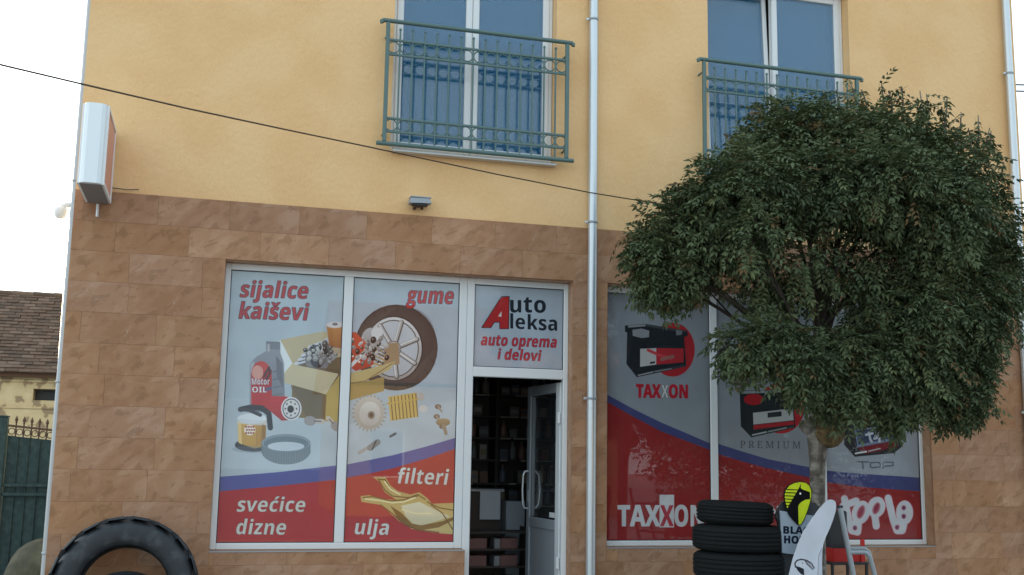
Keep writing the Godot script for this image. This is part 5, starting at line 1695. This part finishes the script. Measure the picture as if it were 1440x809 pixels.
func street_tree(x: float, z: float, high: float) -> void:
	# one of the dark trees across the street that the right-hand window mirrors
	var t := thing("street_tree", "dark street tree across the road mirrored in the window behind the stack", "tree", Vector3(x, GROUND, z), "trees across the road")
	var s := st()
	tube(s, [Vector3(0, 0, 0), Vector3(0.05, 1.2, 0), Vector3(0, high * 0.55, 0.05), Vector3(0.05, high * 0.85, 0)], [0.2, 0.15, 0.11, 0.03], 10)
	for k in 9:
		var a := k * 2.4
		tube(s, [Vector3(0, high * (0.28 + 0.05 * k), 0), Vector3(cos(a) * 0.8, high * (0.36 + 0.05 * k), sin(a) * 0.8), Vector3(cos(a) * 1.5, high * (0.40 + 0.055 * k), sin(a) * 1.5)], [0.07, 0.045, 0.015], 7)
	piece("trunk", s.commit(), M.bark, t)
	var leaf := StandardMaterial3D.new()
	leaf.vertex_color_use_as_albedo = true
	leaf.roughness = 0.75
	var mm := MultiMesh.new()
	mm.transform_format = MultiMesh.TRANSFORM_3D
	mm.use_colors = true
	mm.mesh = spray(1)
	mm.instance_count = 2600
	for i in 2600:
		var d := Vector3(rng.randfn(), rng.randfn(), rng.randfn()).normalized() * pow(rng.randf(), 0.45)
		var p := Vector3(d.x * 2.1, high * 0.5 + d.y * high * 0.48, d.z * 1.9)
		mm.set_instance_transform(i, Transform3D(Basis.from_euler(Vector3(rng.randf_range(-0.8, 0.8), rng.randf() * TAU, 0)).scaled(Vector3.ONE * rng.randf_range(2.6, 3.6)), p))
		mm.set_instance_color(i, Color(0.045, 0.07, 0.028).lerp(Color(0.08, 0.11, 0.04), rng.randf()))
	var mi := MultiMeshInstance3D.new()
	mi.name = "crown"
	mi.multimesh = mm
	mi.material_override = leaf
	t.add_child(mi, true)
	mi.set_meta("kind", "stuff")

# ------------------------------------------------------------------ inside the shop, seen through the door
func interior() -> void:
	var z := -2.75
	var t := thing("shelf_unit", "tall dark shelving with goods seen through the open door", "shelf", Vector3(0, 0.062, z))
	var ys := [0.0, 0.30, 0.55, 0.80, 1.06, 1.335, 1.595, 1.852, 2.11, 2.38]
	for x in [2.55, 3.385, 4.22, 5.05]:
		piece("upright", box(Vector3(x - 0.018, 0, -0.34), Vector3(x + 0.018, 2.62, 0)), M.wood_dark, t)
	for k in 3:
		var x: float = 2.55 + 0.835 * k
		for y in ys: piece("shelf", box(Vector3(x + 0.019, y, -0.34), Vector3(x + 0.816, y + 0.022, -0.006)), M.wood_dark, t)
	var strip := mat(Color(0.34, 0.31, 0.26), 0.6)
	for k in 3:
		for i in range(3, 10):
			var xs := 2.59 + 0.835 * k
			while xs < 2.50 + 0.835 * (k + 1) - 0.1:
				var ln := rng.randf_range(0.08, 0.26)
				ln = minf(ln, 2.53 + 0.835 * (k + 1) - xs)
				if rng.randf() < 0.6: piece("price_strip", box(Vector3(xs, ys[i] + 0.001, -0.0055), Vector3(xs + ln, ys[i] + 0.021, -0.003)), strip, t)
				xs += ln + 0.03
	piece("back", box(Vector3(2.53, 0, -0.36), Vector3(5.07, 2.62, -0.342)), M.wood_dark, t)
	# goods
	var cols := [Color(0.10, 0.10, 0.10), Color(0.22, 0.11, 0.08), Color(0.11, 0.13, 0.16), Color(0.34, 0.30, 0.25), Color(0.28, 0.22, 0.13), Color(0.17, 0.17, 0.16)]
	var ms := []
	for c in cols: ms.append(mat(c, 0.4))
	var bottle := lathe([Vector2(0.0, 0.0), Vector2(0.042, 0.001), Vector2(0.045, 0.02), Vector2(0.045, 0.12), Vector2(0.035, 0.15), Vector2(0.016, 0.165), Vector2(0.016, 0.195), Vector2(0.0, 0.196)], 12)
	var cap := lathe([Vector2(0.0, 0.196), Vector2(0.019, 0.1965), Vector2(0.019, 0.215), Vector2(0.0, 0.216)], 10)
	for k in 3:
		for i in range(3, 9):
			var x: float = 2.60 + 0.835 * k
			while x < 2.55 + 0.835 * (k + 1) - 0.14:
				var y: float = 0.062 + ys[i] + 0.0225
				var pick := rng.randf()
				if pick < 0.42:
					var b := thing("bottle", "small bottle standing on the dim shop shelves", "bottle", Vector3(x + 0.05, y, z - 0.09), "goods on the shop shelves")
					piece("body", bottle, ms[rng.randi() % 6], b)
					piece("cap", cap, ms[rng.randi() % 6], b)
					x += 0.115
				elif pick < 0.82:
					var w := rng.randf_range(0.08, 0.14)
					var h := rng.randf_range(0.09, 0.19)
					var b := thing("goods_box", "small carton standing on the dim shop shelves", "box", Vector3(x, y, z - 0.03), "goods on the shop shelves")
					piece("body", soft(Vector3(0, 0, -0.2), Vector3(w, h, 0), 0.003), ms[rng.randi() % 6], b)
					piece("label", box(Vector3(w * 0.12, h * 0.3, 0.0005), Vector3(w * 0.88, h * 0.7, 0.0015)), ms[rng.randi() % 6], b)
					x += w + 0.02
				else:
					x += 0.11
	# counter with a sheet of paper hanging down its front
	t = thing("shop_counter", "dark counter with pale top inside the shop", "counter", Vector3(2.45, 0.062, -1.95))
	piece("top", soft(Vector3(0, 1.005, -0.45), Vector3(0.82, 1.035, 0.0), 0.004), mat(Color(0.40, 0.42, 0.45), 0.4), t)
	piece("body", box(Vector3(0.02, 0.0, -0.43), Vector3(0.80, 1.004, -0.05)), M.wood_dark, t)
	tag(piece("paper_sheet", box(Vector3(2.99, 0.765, -1.947), Vector3(3.222, 1.075, -1.945)), M.paper), "pale sheet of paper hanging on the counter front", "paper")
	t = thing("white_cabinet", "pale cabinet beside the shop counter", "cabinet", Vector3(3.30, 0.062, -1.96))
	piece("body", soft(Vector3(0, 0, -0.4), Vector3(0.22, 0.90, -0.02), 0.004), mat(Color(0.45, 0.48, 0.52), 0.5), t)
	piece("door", soft(Vector3(0.008, 0.02, -0.019), Vector3(0.212, 0.88, -0.004), 0.003), mat(Color(0.45, 0.48, 0.52), 0.5), t)
	# rack of boxed batteries before the counter
	t = thing("battery_rack", "low rack before the counter holding red and grey boxes", "rack", Vector3(2.66, 0.062, -1.55))
	for y in [0.0, 0.22, 0.40, 0.58]:
		piece("shelf", box(Vector3(0, y, -0.3), Vector3(0.78, y + 0.018, 0)), M.wood_dark, t)
	for x in [0.0, 0.765]:
		piece("post", box(Vector3(x, 0.6, -0.3), Vector3(x + 0.015, 0.64, 0)), M.wood_dark, t)
		for y in [0.0185, 0.2385, 0.4185]:
			piece("post", box(Vector3(x, y, -0.3), Vector3(x + 0.015, y + (0.201 if y < 0.1 else 0.161), 0)), M.wood_dark, t)
	var rb := mat(Color(0.20, 0.09, 0.08), 0.5)
	var gb := mat(Color(0.26, 0.26, 0.27), 0.5)
	for y in [0.0185, 0.2385, 0.4185]:
		for k in 2:
			var b := thing("battery_box", "reddish boxed battery on the rack before the counter", "box", Vector3(2.72 + 0.34 * k, 0.062 + y, -1.56), "boxed batteries on the rack")
			piece("body", soft(Vector3(0.07, 0, -0.2), Vector3(0.26, 0.11, 0), 0.004), rb, b)
			piece("end_label", soft(Vector3(0.0, 0, -0.2), Vector3(0.066, 0.105, 0), 0.004), gb, b)

func sky_material() -> PanoramaSkyMaterial:
	# hazy bright air round the sun, clear blue away from it
	var w := 512
	var h := 256
	var im := Image.create(w, h, false, Image.FORMAT_RGBF)
	var s := SUN.normalized()
	for j in h:
		var th := PI * (j + 0.5) / h
		for i in w:
			var ph := TAU * (i + 0.5) / w
			var d := Vector3(sin(ph) * sin(th), cos(th), -cos(ph) * sin(th))
			var g := acos(clampf(d.dot(s), -1.0, 1.0))
			var y := maxf(d.y, 0.0)
			var c := Color(0.58, 0.74, 0.79).lerp(Color(0.335, 0.467, 0.625), pow(y, 0.55))
			var halo := 1.9 * exp(-g / 0.35) + 0.75 * exp(-g / 1.0)
			c = Color(c.r + halo * 1.0, c.g + halo * 0.97, c.b + halo * 0.90)
			im.set_pixel(i, j, c)
	var m := PanoramaSkyMaterial.new()
	m.panorama = ImageTexture.create_from_image(im)
	return m

func _ready() -> void:
	rng.seed = 20240
	view = Basis.from_euler(TURN)
	var cam := Camera3D.new()
	cam.name = "camera"
	cam.fov = rad_to_deg(2.0 * atan(404.5 / FOCAL))
	cam.near = 0.1
	cam.far = 400.0
	add_child(cam)
	cam.transform = Transform3D(view, EYE)
	cam.current = true
	var env := Environment.new()
	env.background_mode = Environment.BG_SKY
	env.sky = Sky.new()
	env.sky.sky_material = sky_material()
	env.tonemap_mode = Environment.TONE_MAPPER_LINEAR
	env.tonemap_exposure = 1.98
	env.sdfgi_enabled = true
	env.ssao_enabled = true
	env.ssil_enabled = true
	var we := WorldEnvironment.new()
	we.name = "world_environment"
	we.environment = env
	add_child(we)
	var sun := DirectionalLight3D.new()
	sun.name = "sun"
	sun.light_energy = 1.5
	sun.light_color = Color(1.0, 0.90, 0.74)
	sun.light_angular_distance = 0.5
	sun.shadow_enabled = true
	add_child(sun)
	sun.look_at_from_position(Vector3.ZERO, -SUN, Vector3.UP)

	make_materials()
	surroundings()
	building()
	left_side()
	interior()
	railing("green iron railing at the window left of the middle downpipe, fully in view", 1.460, 3.285)
	railing("green iron railing behind the treetop at the window with one leaf ajar", 4.745, 6.565)
	curtain("pale blue curtain behind the railing left of the middle downpipe", 1.62, 3.14)
	curtain("pale blue curtain behind the window above the treetop", 4.93, 6.48)
	films()
	wall_fixtures()
	tyres()
	props()
	tree()
